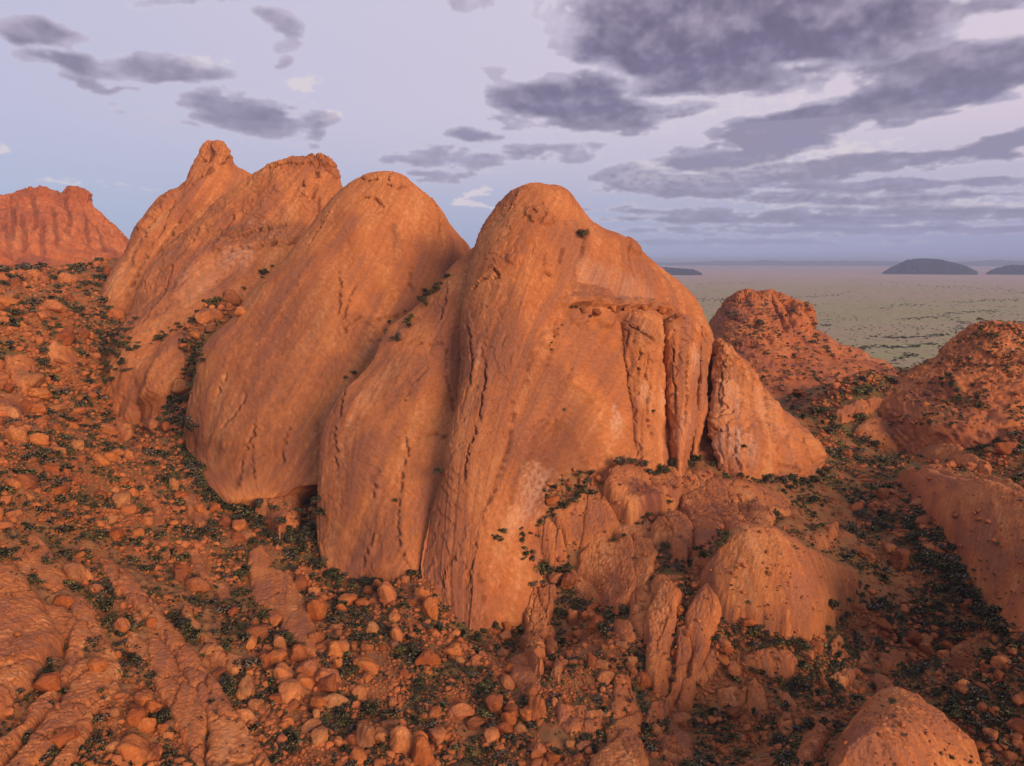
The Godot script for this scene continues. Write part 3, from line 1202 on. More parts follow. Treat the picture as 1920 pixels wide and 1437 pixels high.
func far_country() -> void:
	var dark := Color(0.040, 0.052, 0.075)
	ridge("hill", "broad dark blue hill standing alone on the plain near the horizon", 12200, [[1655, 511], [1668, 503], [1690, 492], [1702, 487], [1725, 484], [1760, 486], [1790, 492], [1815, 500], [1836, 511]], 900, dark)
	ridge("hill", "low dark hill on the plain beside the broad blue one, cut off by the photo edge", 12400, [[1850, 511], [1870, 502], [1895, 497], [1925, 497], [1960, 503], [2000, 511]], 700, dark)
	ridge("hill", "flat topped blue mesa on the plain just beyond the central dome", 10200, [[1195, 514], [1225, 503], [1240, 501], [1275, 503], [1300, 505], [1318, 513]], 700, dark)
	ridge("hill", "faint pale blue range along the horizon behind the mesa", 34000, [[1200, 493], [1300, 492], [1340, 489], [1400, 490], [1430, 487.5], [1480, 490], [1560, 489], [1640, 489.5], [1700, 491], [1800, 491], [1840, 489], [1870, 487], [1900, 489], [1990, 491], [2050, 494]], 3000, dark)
	# lines of trees that mark dry river beds on the plain
	var where := []
	var tints := PackedColorArray()
	var lines := [[[1560, 524], [1680, 530], [1740, 536], [1840, 541], [1935, 548], 6.0], [[1290, 538], [1330, 530], [1400, 531], [1440, 527], 4.0], [[1290, 585], [1310, 575], [1322, 560], 6.0], [[1480, 560], [1580, 552], [1590, 545], 4.0],
		[[1660, 578], [1700, 572], [1735, 571], 5.0], [[1690, 600], [1760, 594], [1800, 586], [1870, 582], 4.0], [[1780, 596], [1810, 606], [1800, 618], [1790, 626], 7.0], [[1520, 612], [1560, 610], 3.0], [[1790, 568], [1870, 562], [1930, 564], 5.0],
		[[1600, 655], [1640, 650], [1700, 652], [1750, 645], 4.0], [[1660, 690], [1690, 672], [1720, 664], 8.0], [[1640, 632], [1700, 634], [1770, 628], 3.0], [[1300, 560], [1390, 566], [1470, 561], 3.0], [[1840, 600], [1890, 606], [1930, 604], 3.0]]
	for l in lines:
		var wide: float = l[-1]
		for i in l.size() - 2:
			var a := Vector2(l[i][0], l[i][1])
			var b := Vector2(l[i + 1][0], l[i + 1][1])
			for k in int(a.distance_to(b) * 0.55) + 2:
				var q := a.lerp(b, rng.randf()) + Vector2(rng.randfn() * 7.0, rng.randfn() * wide * 0.22)
				q.y += n_mid.get_noise_2d(q.x * 2.0, i * 40.0) * wide
				var p := hit(q.x, q.y)
				if p.y < -9000.0 or p.z > -1000.0: continue
				var s := rng.randf_range(1.2, 3.2)
				where.append(Transform3D(Basis(Vector3.UP, rng.randf() * TAU).scaled(Vector3(s * 1.7, s, s * 1.7)), p))
				tints.append(Color(1, 1, 1) * rng.randf_range(0.7, 1.3))
	for k in 4200:
		var q := Vector2(rng.randf_range(1150, 2050), 505.0 + pow(rng.randf(), 1.3) * 200.0)
		var p := hit(q.x, q.y)
		if p.y < -9000.0 or p.z > -1000.0: continue
		if n_patch.get_noise_2d(p.x * 0.05, p.z * 0.14) + rng.randf_range(-0.25, 0.25) < 0.05: continue
		var s := rng.randf_range(1.0, 2.6)
		where.append(Transform3D(Basis(Vector3.UP, rng.randf() * TAU).scaled(Vector3(s * 1.5, s, s * 1.5)), p))
		tints.append(Color(1, 1, 1) * rng.randf_range(0.8, 1.5))
	scatter("trees", leaf_mesh(46, 60, 0.3, Color(0.11, 0.12, 0.075), 1.0), M.leaf, where, tints, "dark lines of trees and scattered scrub along dry river beds on the plain")


func dome(label: String, category := "rock dome", kind := "") -> Node3D:
	return tag(thing("granite_dome"), label, category, "granite domes of the massif", kind) as Node3D


func domes() -> void:
	var L: Loft
	# the hazy mountain beyond the left shoulder
	var root := tag(thing("mountain"), "hazy pink rock mountain with a notched flat top behind the boulder ridge", "mountain", "", "structure")
	L = loft([60, 358, 1500], [[20, 362, 1500], [-40, 372, 1490], [-110, 410, 1460], [-170, 470, 1420], [-230, 560, 1380]], [[66, 385, 1450], [74, 430, 1380], [84, 480, 1320], [90, 540, 1240]],
		[[110, 363, 1500], [150, 366, 1500], [176, 390, 1500], [200, 418, 1495], [220, 440, 1490], [240, 462, 1480], [275, 510, 1460]], 0, 2.4, {"square": 1.9, "seed": 5.0})
	for q in [[62, 372, 66, 430], [24, 385, 20, 450], [124, 365, 128, 440], [40, 410, 44, 470], [100, 390, 104, 460], [160, 400, 168, 470], [186, 420, 196, 480], [80, 420, 78, 480], [10, 420, 14, 480]]:
		groove(L, [[q[0], q[1]], [q[0] * 0.5 + q[2] * 0.5 + 3, (q[1] + q[3]) * 0.5], [q[2], q[3]]], 3.6, 4.0)
	for b in [[142, 364, 20, 9], [134, 362, 10, 6], [90, 366, 16, 5], [40, 370, 16, 6], [70, 362, 14, 5]]:
		bump(L, b[0], b[1], b[2], b[3])
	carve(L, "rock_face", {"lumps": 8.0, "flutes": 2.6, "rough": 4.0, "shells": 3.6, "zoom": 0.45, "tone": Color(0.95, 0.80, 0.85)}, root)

	# the knobbly peak, highest and farthest of the massif
	root = dome("farthest and highest peak of the massif, topped by a blocky round knob")
	L = loft([398, 264, 730], [[384, 270, 730], [368, 292, 730], [352, 325, 732], [336, 348, 733], [300, 372, 736], [272, 408, 736], [250, 440, 734], [236, 470, 728], [222, 500, 722], [212, 530, 708], [206, 570, 690]],
		[[396, 285, 722], [388, 320, 712], [370, 360, 700], [335, 420, 690], [300, 480, 680], [264, 530, 662], [232, 580, 650]],
		[[412, 266, 730], [426, 278, 731], [433, 295, 732], [444, 312, 734], [470, 330, 738], [490, 400, 735], [470, 500, 720], [420, 570, 700]], 40, 1.25, {"square": 1.6, "seed": 15.0})
	for g in [[[372, 300], [420, 306], [432, 300]], [[400, 270], [396, 300], [388, 318]], [[350, 345], [372, 330], [400, 318]], [[330, 372], [300, 440], [262, 505], [235, 560]], [[352, 392], [312, 452], [276, 520], [255, 560]], [[300, 380], [272, 440], [242, 500]]]:
		groove(L, g, 2.4, 3.2, 0.8)
	for b in [[384, 276, 8, 1.6], [412, 280, 9, 2], [424, 294, 8, 2], [320, 360, 7, 3], [305, 376, 7, 3], [286, 396, 7, 3], [268, 420, 6, 3]]:
		bump(L, b[0], b[1], b[2], b[3])
	carve(L, "rock_face", {"lumps": 3.4, "flutes": 1.4, "rough": 0.9, "shells": 0.9, "zoom": 0.7}, root)

	# the slabby dome with a capped top
	root = dome("second dome from the left behind, with a cracked cap and streaked slabs")
	L = loft([572, 297, 600], [[540, 300, 602], [505, 308, 606], [478, 322, 610], [440, 352, 616], [395, 392, 622], [350, 430, 626], [306, 470, 628], [270, 520, 622], [246, 570, 612], [234, 620, 600], [229, 660, 588]],
		[[570, 320, 588], [556, 370, 575], [525, 450, 560], [475, 530, 546], [410, 590, 536], [350, 640, 524], [300, 700, 510]],
		[[600, 299, 602], [620, 312, 604], [632, 335, 606], [640, 360, 606], [656, 430, 598], [664, 520, 580], [650, 640, 545], [620, 720, 520]], 5, 1.0, {"square": 1.7, "seed": 25.0})
	for g in [[[498, 312], [545, 308], [590, 306], [620, 322]], [[590, 300], [598, 318], [596, 334]], [[607, 303], [614, 322]], [[570, 340], [566, 362], [585, 370], [598, 350]], [[350, 402], [312, 462], [268, 540]], [[392, 402], [350, 470], [300, 560], [262, 620]],
			[[600, 372], [598, 430], [590, 460]], [[420, 560], [404, 590]], [[440, 400], [420, 440], [396, 470]]]:
		groove(L, g, 1.8, 2.2, 0.9)
	for g in [[[412, 470], [450, 462], [520, 456], [560, 452]], [[430, 440], [480, 432], [530, 424]]]:
		groove(L, g, 2.6, 2.4, 1.6)
	for b in [[596, 303, 8, 3], [610, 308, 7, 3], [624, 322, 7, 3], [566, 300, 10, 1.5], [540, 303, 9, 1.5]]:
		bump(L, b[0], b[1], b[2], b[3])
	for m in [[[[410, 440], [450, 432], [560, 428]], 9.0, 16.0, -0.75], [[[420, 468], [470, 462]], 4.0, 24.0, 0.75], [[[470, 408], [475, 440]], 3.0, 16.0, 0.5], [[[530, 380], [534, 430]], 3.0, 20.0, -0.5], [[[350, 520], [400, 500]], 10.0, 40.0, 0.4], [[[300, 560], [330, 540]], 14.0, 40.0, -0.4]]:
		mark(L, m[0], m[1], m[2], m[3])
	carve(L, "rock_face", {"lumps": 2.6, "flutes": 0.9, "rough": 0.7, "shells": 0.9}, root)
	L = loft([482, 540, 512], [[440, 562, 510], [404, 584, 508], [366, 610, 506], [322, 642, 503], [288, 690, 500], [264, 740, 496], [256, 790, 0]], [[470, 560, 504], [425, 606, 494], [382, 652, 486], [336, 700, 482], [304, 745, 482], [280, 784, 0]],
		[[476, 570, 506], [424, 622, 500], [386, 660, 494], [372, 695, 490], [346, 738, 486], [308, 772, 0]], 2, 0.85, {"square": 1.5, "seed": 35.0})
	groove(L, [[380, 610], [366, 640], [350, 672]], 1.4, 1.6, 0.6)
	carve(L, "lower_slab", {"lumps": 1.6, "flutes": 0.8}, root)

	# the wide smooth dome
	root = dome("third dome, wide and smooth, whose broad apron sweeps down to the scree")
	L = loft([717, 321, 455], [[692, 324, 457], [662, 337, 460], [634, 357, 462], [600, 397, 462], [560, 450, 458], [520, 500, 452], [474, 545, 450], [434, 600, 446], [380, 652, 442], [362, 720, 436], [351, 790, 432], [352, 836, 0], [382, 892, 0], [424, 934, 0]],
		[[716, 345, 445], [708, 400, 432], [696, 460, 420], [676, 560, 400], [645, 680, 378], [606, 780, 360], [560, 870, 346], [522, 930, 338], [492, 958, 0]],
		[[745, 323, 456], [775, 344, 458], [810, 377, 460], [846, 424, 460], [880, 460, 458], [894, 520, 452], [866, 620, 430], [806, 740, 402], [706, 860, 368], [652, 940, 345], [612, 1000, 325]], -8, 0.78, {"square": 1.75, "seed": 45.0})
	for g in [[[798, 362], [806, 378], [818, 395], [826, 412], [824, 440]], [[770, 504], [766, 530], [773, 544]], [[666, 382], [684, 372], [704, 375], [716, 390]], [[636, 510], [640, 540], [634, 590]], [[668, 536], [650, 575], [642, 600]], [[736, 325], [730, 345], [745, 352], [760, 350]],
			[[600, 420], [582, 452]], [[615, 400], [590, 440]], [[704, 600], [724, 590], [745, 592]], [[640, 640], [650, 612], [676, 594], [694, 610]], [[460, 740], [446, 772], [420, 800]], [[478, 790], [462, 850], [440, 918]], [[475, 800], [476, 900]], [[540, 800], [528, 870]], [[420, 705], [405, 740]], [[672, 328], [690, 336], [705, 336]]]:
		groove(L, g, 1.1, 1.6, 0.5)
	for g in [[[737, 420], [737, 500]], [[596, 780], [604, 840], [602, 880]]]:
		groove(L, g, 1.4, 0.7)
	for m in [[[[645, 598], [690, 602]], 5.0, 26.0, -0.5], [[[690, 640], [710, 650]], 4.0, 10.0, 0.5], [[[560, 560], [540, 620]], 20.0, 80.0, -0.45], [[[736, 415], [738, 430]], 1.6, 22.0, -0.6], [[[600, 700], [640, 680]], 12.0, 20.0, -0.3], [[[440, 720], [470, 760]], 14.0, 60.0, -0.4], [[[800, 470], [850, 480]], 14.0, 40.0, -0.45]]:
		mark(L, m[0], m[1], m[2], m[3])
	carve(L, "rock_face", {"lumps": 2.0, "flutes": 0.5, "rough": 0.2, "shells": 0.4}, root)

	# the fin and the great central dome with its buttresses
	root = dome("nearest central dome, tallest in front, with columned buttresses on its face")
	L = loft([1010, 342, 372], [[975, 350, 374], [940, 372, 375], [915, 402, 374], [890, 440, 370], [882, 480, 362], [878, 540, 350], [874, 620, 332], [872, 740, 306], [842, 860, 284], [802, 980, 268], [788, 1064, 258], [808, 1140, 246], [834, 1176, 240]],
		[[1008, 370, 358], [1002, 420, 342], [990, 500, 324], [972, 600, 308], [950, 720, 290], [925, 840, 274], [905, 960, 258], [892, 1060, 246], [886, 1140, 237], [882, 1192, 231]],
		[[1048, 346, 376], [1078, 368, 380], [1108, 412, 385], [1140, 434, 387], [1176, 452, 390], [1214, 486, 392], [1250, 520, 393], [1284, 560, 393], [1304, 600, 390], [1320, 660, 384], [1326, 760, 372], [1316, 850, 352], [1255, 925, 334]], -16, 0.56, {"low": 1.02, "square": 1.32, "seed": 55.0})
	for g in [[[1100, 432], [1088, 470], [1080, 502], [1076, 526]], [[1176, 455], [1182, 480], [1188, 510], [1192, 520]], [[1000, 400], [1010, 416], [1022, 400], [1018, 378]], [[972, 360], [960, 380], [950, 395]], [[888, 545], [912, 525], [945, 520]], [[925, 500], [938, 518]], [[866, 520], [858, 550], [848, 575]],
			[[1022, 480], [1018, 510], [1026, 520]], [[1052, 470], [1046, 492]], [[965, 740], [958, 800], [952, 850], [936, 890], [922, 940], [905, 985]], [[985, 870], [972, 910], [960, 945]], [[912, 680], [906, 740], [900, 790]], [[893, 800], [880, 860], [868, 900]], [[1045, 600], [1038, 640], [1022, 690]],
			[[895, 1000], [900, 1060], [908, 1120], [916, 1180]], [[886, 1050], [884, 1110], [890, 1170]], [[860, 1040], [838, 1062], [826, 1100]], [[1075, 690], [1068, 730]], [[1048, 790], [1040, 830]], [[880, 605], [884, 660], [880, 720]], [[1000, 660], [990, 720]]]:
		groove(L, g, 0.95, 1.5, 0.5)
	groove(L, [[1060, 575], [1100, 570], [1150, 580], [1220, 578], [1285, 600]], 2.2, 2.5, 2.5)
	for b in [[1012, 404, 7, 2.6], [1186, 464, 6, 2.5], [1080, 582, 8, 2.5], [1130, 588, 8, 3], [1170, 582, 7, 3], [1195, 580, 6, 2.5], [1225, 586, 7, 2.5], [1255, 592, 6, 2.0], [965, 486, 4, 1.4], [1030, 640, 5, 1.5]]:
		bump(L, b[0], b[1], b[2], b[3])
	for b in [[1050, 880, 16, -2.2], [1000, 900, 12, -1.4], [1080, 800, 14, -1.5], [1200, 660, 10, -2.0]]:
		bump(L, b[0], b[1], b[2], b[3], 1.6)
	for m in [[[[980, 880], [1010, 872]], 4.0, 22.0, 0.75], [[[1020, 890], [1060, 900]], 5.0, 14.0, 0.45], [[[960, 960], [1000, 950]], 4.0, 10.0, 0.6], [[[1146, 756], [1152, 790]], 1.2, 10.0, 1.0], [[[1090, 500], [1130, 520], [1160, 520]], 8.0, 16.0, 0.5],
			[[[1140, 545], [1200, 530]], 8.0, 12.0, 0.4], [[[900, 640], [895, 680]], 1.2, 16.0, 0.7], [[[930, 560], [940, 600]], 14.0, 70.0, -0.55], [[[900, 760], [890, 800]], 12.0, 50.0, -0.5], [[[1040, 700], [1060, 760]], 8.0, 20.0, -0.4], [[[1010, 820], [1050, 810]], 9.0, 16.0, -0.45], [[[1080, 540], [1140, 552]], 6.0, 8.0, -0.6]]:
		mark(L, m[0], m[1], m[2], m[3])
	carve(L, "rock_face", {"lumps": 2.1, "flutes": 0.6, "rough": 0.28, "shells": 0.55}, root)

	L = loft([900, 456, 384], [[882, 462, 383], [872, 474, 381], [845, 500, 376], [800, 552, 370], [762, 590, 362], [724, 624, 352], [692, 682, 338], [650, 730, 328], [614, 785, 326], [605, 850, 318], [599, 930, 308], [597, 1010, 298], [603, 1066, 0]],
		[[886, 480, 369], [850, 560, 346], [808, 680, 322], [770, 800, 302], [738, 920, 284], [714, 1020, 271], [692, 1088, 265]],
		[[906, 470, 378], [900, 560, 352], [889, 700, 321], [876, 800, 301], [846, 900, 285], [808, 1000, 270], [786, 1080, 260]], -16, 0.6, {"square": 1.7, "seed": 65.0})
	for g in [[[756, 760], [770, 720], [800, 690]], [[760, 800], [764, 850], [752, 900], [746, 960], [752, 1030], [770, 1070]], [[718, 880], [706, 900], [700, 930]], [[786, 812], [815, 814], [848, 822]], [[840, 640], [836, 700], [850, 760], [856, 800]], [[650, 720], [640, 780]], [[630, 800], [632, 880]], [[700, 1000], [680, 1060]],
			[[838, 540], [826, 600]], [[780, 640], [830, 646]]]:
		groove(L, g, 1.0, 1.1, 0.5)
	for m in [[[[720, 690], [760, 680]], 12.0, 26.0, -0.6], [[[640, 800], [660, 760]], 14.0, 60.0, -0.5], [[[680, 730], [660, 770]], 1.2, 16.0, 0.6], [[[700, 980], [740, 970]], 8.0, 30.0, -0.4], [[[850, 560], [860, 600]], 10.0, 50.0, -0.4]]:
		mark(L, m[0], m[1], m[2], m[3])
	carve(L, "flank_fin", {"lumps": 1.9, "flutes": 0.5, "rough": 0.22, "shells": 0.4}, root)

	var cols := [
		[[1106, 588, 346], [[1066, 594, 342], [1046, 612, 336], [1032, 660, 326], [1032, 740, 317], [1046, 800, 312], [1060, 866, 306]], [[1106, 600, 338], [1104, 660, 327], [1104, 740, 319], [1108, 800, 314], [1112, 870, 308]],
			[[1140, 592, 348], [1152, 612, 346], [1157, 680, 341], [1160, 760, 334], [1154, 850, 325]], "column"],
		[[1200, 580, 352], [[1168, 583, 351], [1157, 596, 350], [1155, 650, 346], [1158, 720, 340], [1161, 790, 334], [1168, 840, 328]], [[1202, 592, 344], [1206, 660, 335], [1210, 740, 327], [1210, 800, 322], [1214, 856, 317]],
			[[1234, 588, 355], [1244, 606, 355], [1247, 660, 352], [1250, 730, 347], [1252, 800, 341], [1256, 846, 337]], "column"],
		[[1274, 592, 364], [[1250, 598, 363], [1243, 616, 361], [1240, 690, 354], [1245, 760, 348], [1254, 850, 338]], [[1276, 604, 357], [1282, 680, 347], [1284, 760, 339], [1280, 854, 329]],
			[[1304, 602, 366], [1314, 622, 367], [1317, 690, 363], [1311, 760, 358], [1294, 854, 346]], "column"],
		[[1318, 612, 370], [[1310, 618, 369], [1305, 680, 364], [1299, 760, 357], [1290, 846, 347]], [[1319, 632, 364], [1319, 700, 357], [1313, 770, 350], [1302, 850, 342]], [[1328, 622, 371], [1335, 642, 371], [1330, 700, 367], [1324, 770, 359], [1313, 840, 350]], "column"],
		[[1354, 638, 378], [[1342, 643, 377], [1335, 664, 374], [1329, 720, 366], [1328, 770, 359], [1338, 820, 351], [1356, 866, 344]], [[1364, 656, 370], [1372, 710, 362], [1376, 770, 354], [1380, 830, 345], [1388, 890, 336]],
			[[1378, 654, 383], [1398, 674, 386], [1420, 703, 389], [1440, 735, 390], [1462, 769, 390], [1490, 805, 386], [1520, 847, 378], [1524, 896, 0]], "shoulder_buttress"]]
	var k := 0
	for q in cols:
		L = loft(q[0], q[1], q[2], q[3], 8, 0.55, {"square": 1.9 if k < 4 else 1.35, "seed": 75.0 + k * 9.0, "back": 1.4})
		if k == 0:
			for g in [[[1060, 640], [1050, 690], [1046, 740]], [[1118, 640], [1128, 680], [1112, 700]], [[1140, 720], [1148, 780]], [[1100, 620], [1110, 660], [1120, 668]], [[1075, 600], [1060, 640]]]:
				groove(L, g, 0.9, 1.4, 0.5)
		elif k == 1:
			for g in [[[1204, 650], [1196, 690], [1212, 710], [1216, 660]], [[1222, 720], [1216, 780], [1224, 820]], [[1176, 620], [1172, 680], [1180, 760]], [[1180, 606], [1200, 618], [1222, 640]]]:
				groove(L, g, 0.9, 1.5, 0.5)
		elif k == 2:
			for g in [[[1264, 640], [1262, 700], [1266, 780]], [[1290, 660], [1292, 740], [1284, 800]]]:
				groove(L, g, 0.9, 1.5, 0.5)
		elif k == 4:
			for g in [[[1350, 682], [1372, 676], [1394, 684]], [[1356, 670], [1370, 664], [1380, 672]], [[1398, 690], [1394, 720], [1390, 770]], [[1440, 740], [1436, 780], [1446, 830]], [[1400, 800], [1404, 850], [1396, 880]], [[1420, 850], [1450, 868], [1490, 880]], [[1486, 850], [1494, 880]], [[1352, 700], [1350, 760]], [[1416, 712], [1412, 760], [1420, 810]], [[1450, 790], [1462, 820], [1480, 840]], [[1336, 800], [1360, 820], [1392, 812]], [[1432, 770], [1450, 800], [1456, 850]], [[1380, 840], [1384, 880]]]:
				groove(L, g, 0.9, 1.5, 0.6)
			for b in [[1352, 676, 3.5, 1.5], [1368, 676, 4, 1.8], [1384, 680, 3.5, 1.4], [1454, 770, 7, 2.4], [1410, 830, 7, 1.6]]:
				bump(L, b[0], b[1], b[2], b[3])
		if k == 1 or k == 2:
			for m in [[[[1175, 600], [1225, 606]], 4.0, 12.0, -0.7], [[[1206, 715], [1214, 720]], 1.5, 12.0, 0.7], [[[1240, 720], [1244, 725]], 1.5, 14.0, 0.7], [[[1300, 640], [1310, 650]], 1.3, 18.0, 0.7], [[[1280, 780], [1290, 780]], 3.0, 14.0, 0.4]]:
				mark(L, m[0], m[1], m[2], m[3])
		elif k == 4:
			for m in [[[[1342, 715], [1375, 712]], 5.0, 20.0, 0.5], [[[1382, 755], [1386, 765]], 1.2, 8.0, 1.0], [[[1360, 815], [1390, 820]], 5.0, 14.0, 0.8], [[[1358, 690], [1392, 694]], 4.0, 10.0, -0.6], [[[1420, 740], [1450, 790]], 8.0, 14.0, 0.35]]:
				mark(L, m[0], m[1], m[2], m[3])
		carve(L, q[4], {"lumps": 1.7, "flutes": 0.8, "rough": 0.55 if k < 4 else 0.9, "shells": 0.9 if k < 4 else 1.3, "tone": Color(1.04, 1.06, 1.08)}, root)
		k += 1

	# hills beyond and beside
	root = tag(thing("hill"), "rugged red hill with a cliffed cap, between the massif and the plain", "hill", "", "structure")
	L = loft([1396, 546, 900], [[1374, 550, 905], [1352, 572, 906], [1338, 598, 900], [1322, 630, 890], [1300, 690, 860]], [[1400, 575, 870], [1408, 620, 825], [1418, 680, 775], [1430, 740, 720], [1440, 790, 680]],
		[[1432, 549, 908], [1456, 556, 910], [1480, 572, 912], [1508, 586, 916], [1524, 604, 918], [1530, 626, 915], [1564, 642, 908], [1602, 662, 900], [1642, 680, 890], [1690, 706, 870], [1720, 740, 840]], -60, 1.5, {"square": 1.55, "seed": 155.0})
	for b in [[1384, 552, 10, 4], [1410, 550, 9, 4], [1440, 556, 12, 5], [1466, 566, 10, 5], [1490, 580, 12, 7], [1514, 598, 12, 8], [1500, 600, 12, 6]]:
		bump(L, b[0], b[1], b[2], b[3])
	for g in [[[1450, 560], [1458, 590], [1470, 620]], [[1476, 576], [1484, 610]], [[1380, 600], [1420, 612], [1450, 640]], [[1360, 640], [1420, 650], [1480, 690]], [[1400, 700], [1460, 710]]]:
		groove(L, g, 4.0, 4.0, 2.0)
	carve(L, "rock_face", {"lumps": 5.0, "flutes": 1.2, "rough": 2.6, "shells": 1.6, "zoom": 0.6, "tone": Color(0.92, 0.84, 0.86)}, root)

	root = tag(thing("hill"), "rounded boulder strewn red hill rising at the east side of the valley", "hill", "", "structure")
	L = loft([1896, 611, 560], [[1850, 614, 556], [1812, 622, 550], [1782, 638, 542], [1752, 664, 532], [1706, 690, 520], [1664, 716, 512], [1640, 750, 500]], [[1890, 640, 535], [1876, 680, 505], [1862, 720, 480], [1850, 762, 462], [1845, 800, 440]],
		[[1940, 618, 566], [2000, 640, 570], [2070, 690, 570], [2140, 770, 540]], 20, 1.0, {"square": 1.6, "seed": 165.0})
	for g in [[[1760, 660], [1790, 676], [1840, 680]], [[1800, 700], [1850, 690], [1900, 700]], [[1700, 700], [1760, 700]], [[1780, 640], [1830, 650], [1880, 640]], [[1810, 730], [1870, 724], [1910, 735]]]:
		groove(L, g, 1.4, 1.3, 0.8)
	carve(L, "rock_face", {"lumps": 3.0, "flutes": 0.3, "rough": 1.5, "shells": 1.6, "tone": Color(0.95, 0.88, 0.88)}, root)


func outcrops() -> void:
	# ---- slabs and ribs below the columned face; outlines in an enlargement whose corner is at (ox, oy)
	var a := {"ox": 920.0, "oy": 640.0, "sc": 2.995, "flat": 0.62, "swell": 1.2, "smooth": 0.6}
	var g := "granite slabs below the columned face"
	slab(a, "broad cracked outcrop right under the columned face, shrubs on its top", 9.0, [[645, 700], [700, 655], [800, 645], [900, 655], [980, 675], [1045, 740], [1050, 850], [1025, 915], [960, 950], [880, 960], [760, 930], [680, 880]], {"round": 12.0, "joints": 0.7, "joint_size": 14.0, "group": g})
	slab(a, "bulging boulder dome with a dark red stain on its front", 18.0, [[664, 890], [690, 800], [760, 770], [830, 780], [880, 835], [900, 900], [1000, 890], [960, 960], [880, 1000], [790, 1010], [700, 960]], {"round": 9.0, "joints": 0.15, "stain": true, "group": g})
	slab(a, "smooth pale slab leaning beside the diagonal line of bushes", 5.0, [[355, 1005], [430, 940], [525, 875], [550, 980], [528, 1060], [510, 1140], [430, 1140], [390, 1070]], {"joints": 0.2, "round": 5.0, "group": g})
	slab(a, "knuckled outcrop with pale streaks between two smooth slabs", 7.0, [[535, 965], [560, 912], [640, 912], [690, 980], [705, 1060], [672, 1095], [650, 1165], [600, 1175], [520, 1150], [525, 1050]], {"joint_size": 13.0, "joints": 1.1, "group": g})
	slab(a, "square edged block lodged in the diagonal gully", 3.6, [[500, 782], [548, 775], [562, 820], [510, 842]], {"joints": 0.2, "round": 2.0, "group": g})
	slab(a, "stack of rounded blocks leaning on the foot of the great wall", 11.0, [[590, 545], [620, 510], [690, 525], [702, 600], [682, 650], [620, 640], [592, 600]], {"joint_size": 6.0, "joints": 2.0, "round": 6.0, "group": g})
	slab(a, "dark wedge of rock under the block stack at the gully head", 4.5, [[560, 722], [602, 660], [650, 660], [642, 720], [580, 752]], {"joints": 0.3, "round": 3.0, "group": g})
	slab(a, "fan of orange slabs below the shrub terrace, split by straight cracks", 5.0, [[1080, 912], [1130, 880], [1205, 880], [1255, 950], [1292, 1030], [1272, 1120], [1230, 1190], [1150, 1180], [1125, 1050]], {"joint_size": 12.0, "joints": 1.2, "group": g})
	slab(a, "middle orange slab right of the fan, its lower edge in a row of bushes", 5.0, [[1205, 880], [1300, 870], [1380, 920], [1402, 1000], [1392, 1080], [1320, 1040], [1262, 960]], {"joint_size": 14.0, "joints": 0.9, "group": g})
	slab(a, "pair of tilted slabs above the orange fan", 4.0, [[1160, 742], [1240, 740], [1320, 795], [1322, 850], [1240, 852], [1160, 822]], {"joint_size": 10.0, "group": g})
	slab(a, "thin layered slabs stretching east from the columned face", 3.5, [[1330, 790], [1450, 800], [1560, 850], [1660, 900], [1650, 960], [1560, 930], [1480, 890], [1340, 852]], {"run": Vector2(1, 0.4), "joint_size": 8.0, "group": g})
	slab(a, "dark split outcrop among the eastern layered slabs", 4.5, [[1450, 925], [1520, 900], [1582, 980], [1560, 1050], [1480, 1052], [1450, 985]], {"joint_size": 7.0, "joints": 1.3, "group": g})
	slab(a, "narrow rib beside the dark split outcrop", 3.5, [[1390, 905], [1430, 900], [1472, 1020], [1450, 1090], [1405, 1040]], {"joint_size": 6.0, "group": g})
	slab(a, "domed outcrop with a steep polished right side above the bush cleft", 9.0, [[905, 1095], [980, 1025], [1060, 1012], [1118, 1060], [1120, 1140], [1092, 1235], [1040, 1220], [1000, 1130], [925, 1130]], {"joint_size": 12.0, "round": 7.0, "group": g})
	slab(a, "flat orange slabs under the shoulder buttress", 3.5, [[1140, 600], [1160, 545], [1220, 565], [1262, 630], [1205, 652], [1150, 640]], {"group": g})
	slab(a, "pale slab at the foot of the dark chimney", 4.0, [[1200, 522], [1260, 502], [1322, 520], [1392, 600], [1370, 690], [1322, 680], [1282, 620]], {"joints": 0.4, "group": g})
	slab(a, "spike of rock standing up in the shrubs below the great wall", 13.0, [[258, 1070], [300, 1010], [335, 1050], [390, 1120], [420, 1210], [390, 1260], [330, 1270], [290, 1190]], {"joint_size": 6.0, "joints": 1.6, "round": 8.0, "group": g})
	a = {"ox": 900.0, "oy": 1000.0, "sc": 3.288, "flat": 0.5, "swell": 1.18, "smooth": 0.6}
	g = "ribs and slabs at the foot of the massif"
	slab(a, "large smooth orange slab with a sharp right edge, bushes along its foot", 8.0, [[630, 195], [700, 140], [800, 110], [918, 92], [935, 200], [948, 340], [890, 440], [820, 488], [762, 440], [705, 330], [625, 270]], {"joints": 0.25, "round": 6.0, "group": g})
	slab(a, "second smooth slab just right of the sharp edged one", 6.0, [[938, 70], [1050, 65], [1088, 150], [1060, 230], [1010, 330], [955, 365], [946, 200]], {"joints": 0.3, "round": 5.0, "group": g})
	slab(a, "long upright fin of rock, pale and rounded at its lower end", 10.0, [[1090, 425], [1150, 395], [1220, 405], [1226, 460], [1200, 560], [1170, 700], [1165, 850], [1140, 945], [1080, 950], [1032, 870], [1040, 700], [1012, 640], [1040, 540]], {"run": Vector2(-0.1, 1), "round": 6.0, "joints": 0.5, "joint_size": 16.0, "group": g})
	slab(a, "upright slab across the dark cleft from the long fin", 6.0, [[1212, 640], [1262, 612], [1300, 680], [1300, 780], [1272, 820], [1212, 832]], {"joints": 0.4, "round": 4.0, "group": g})
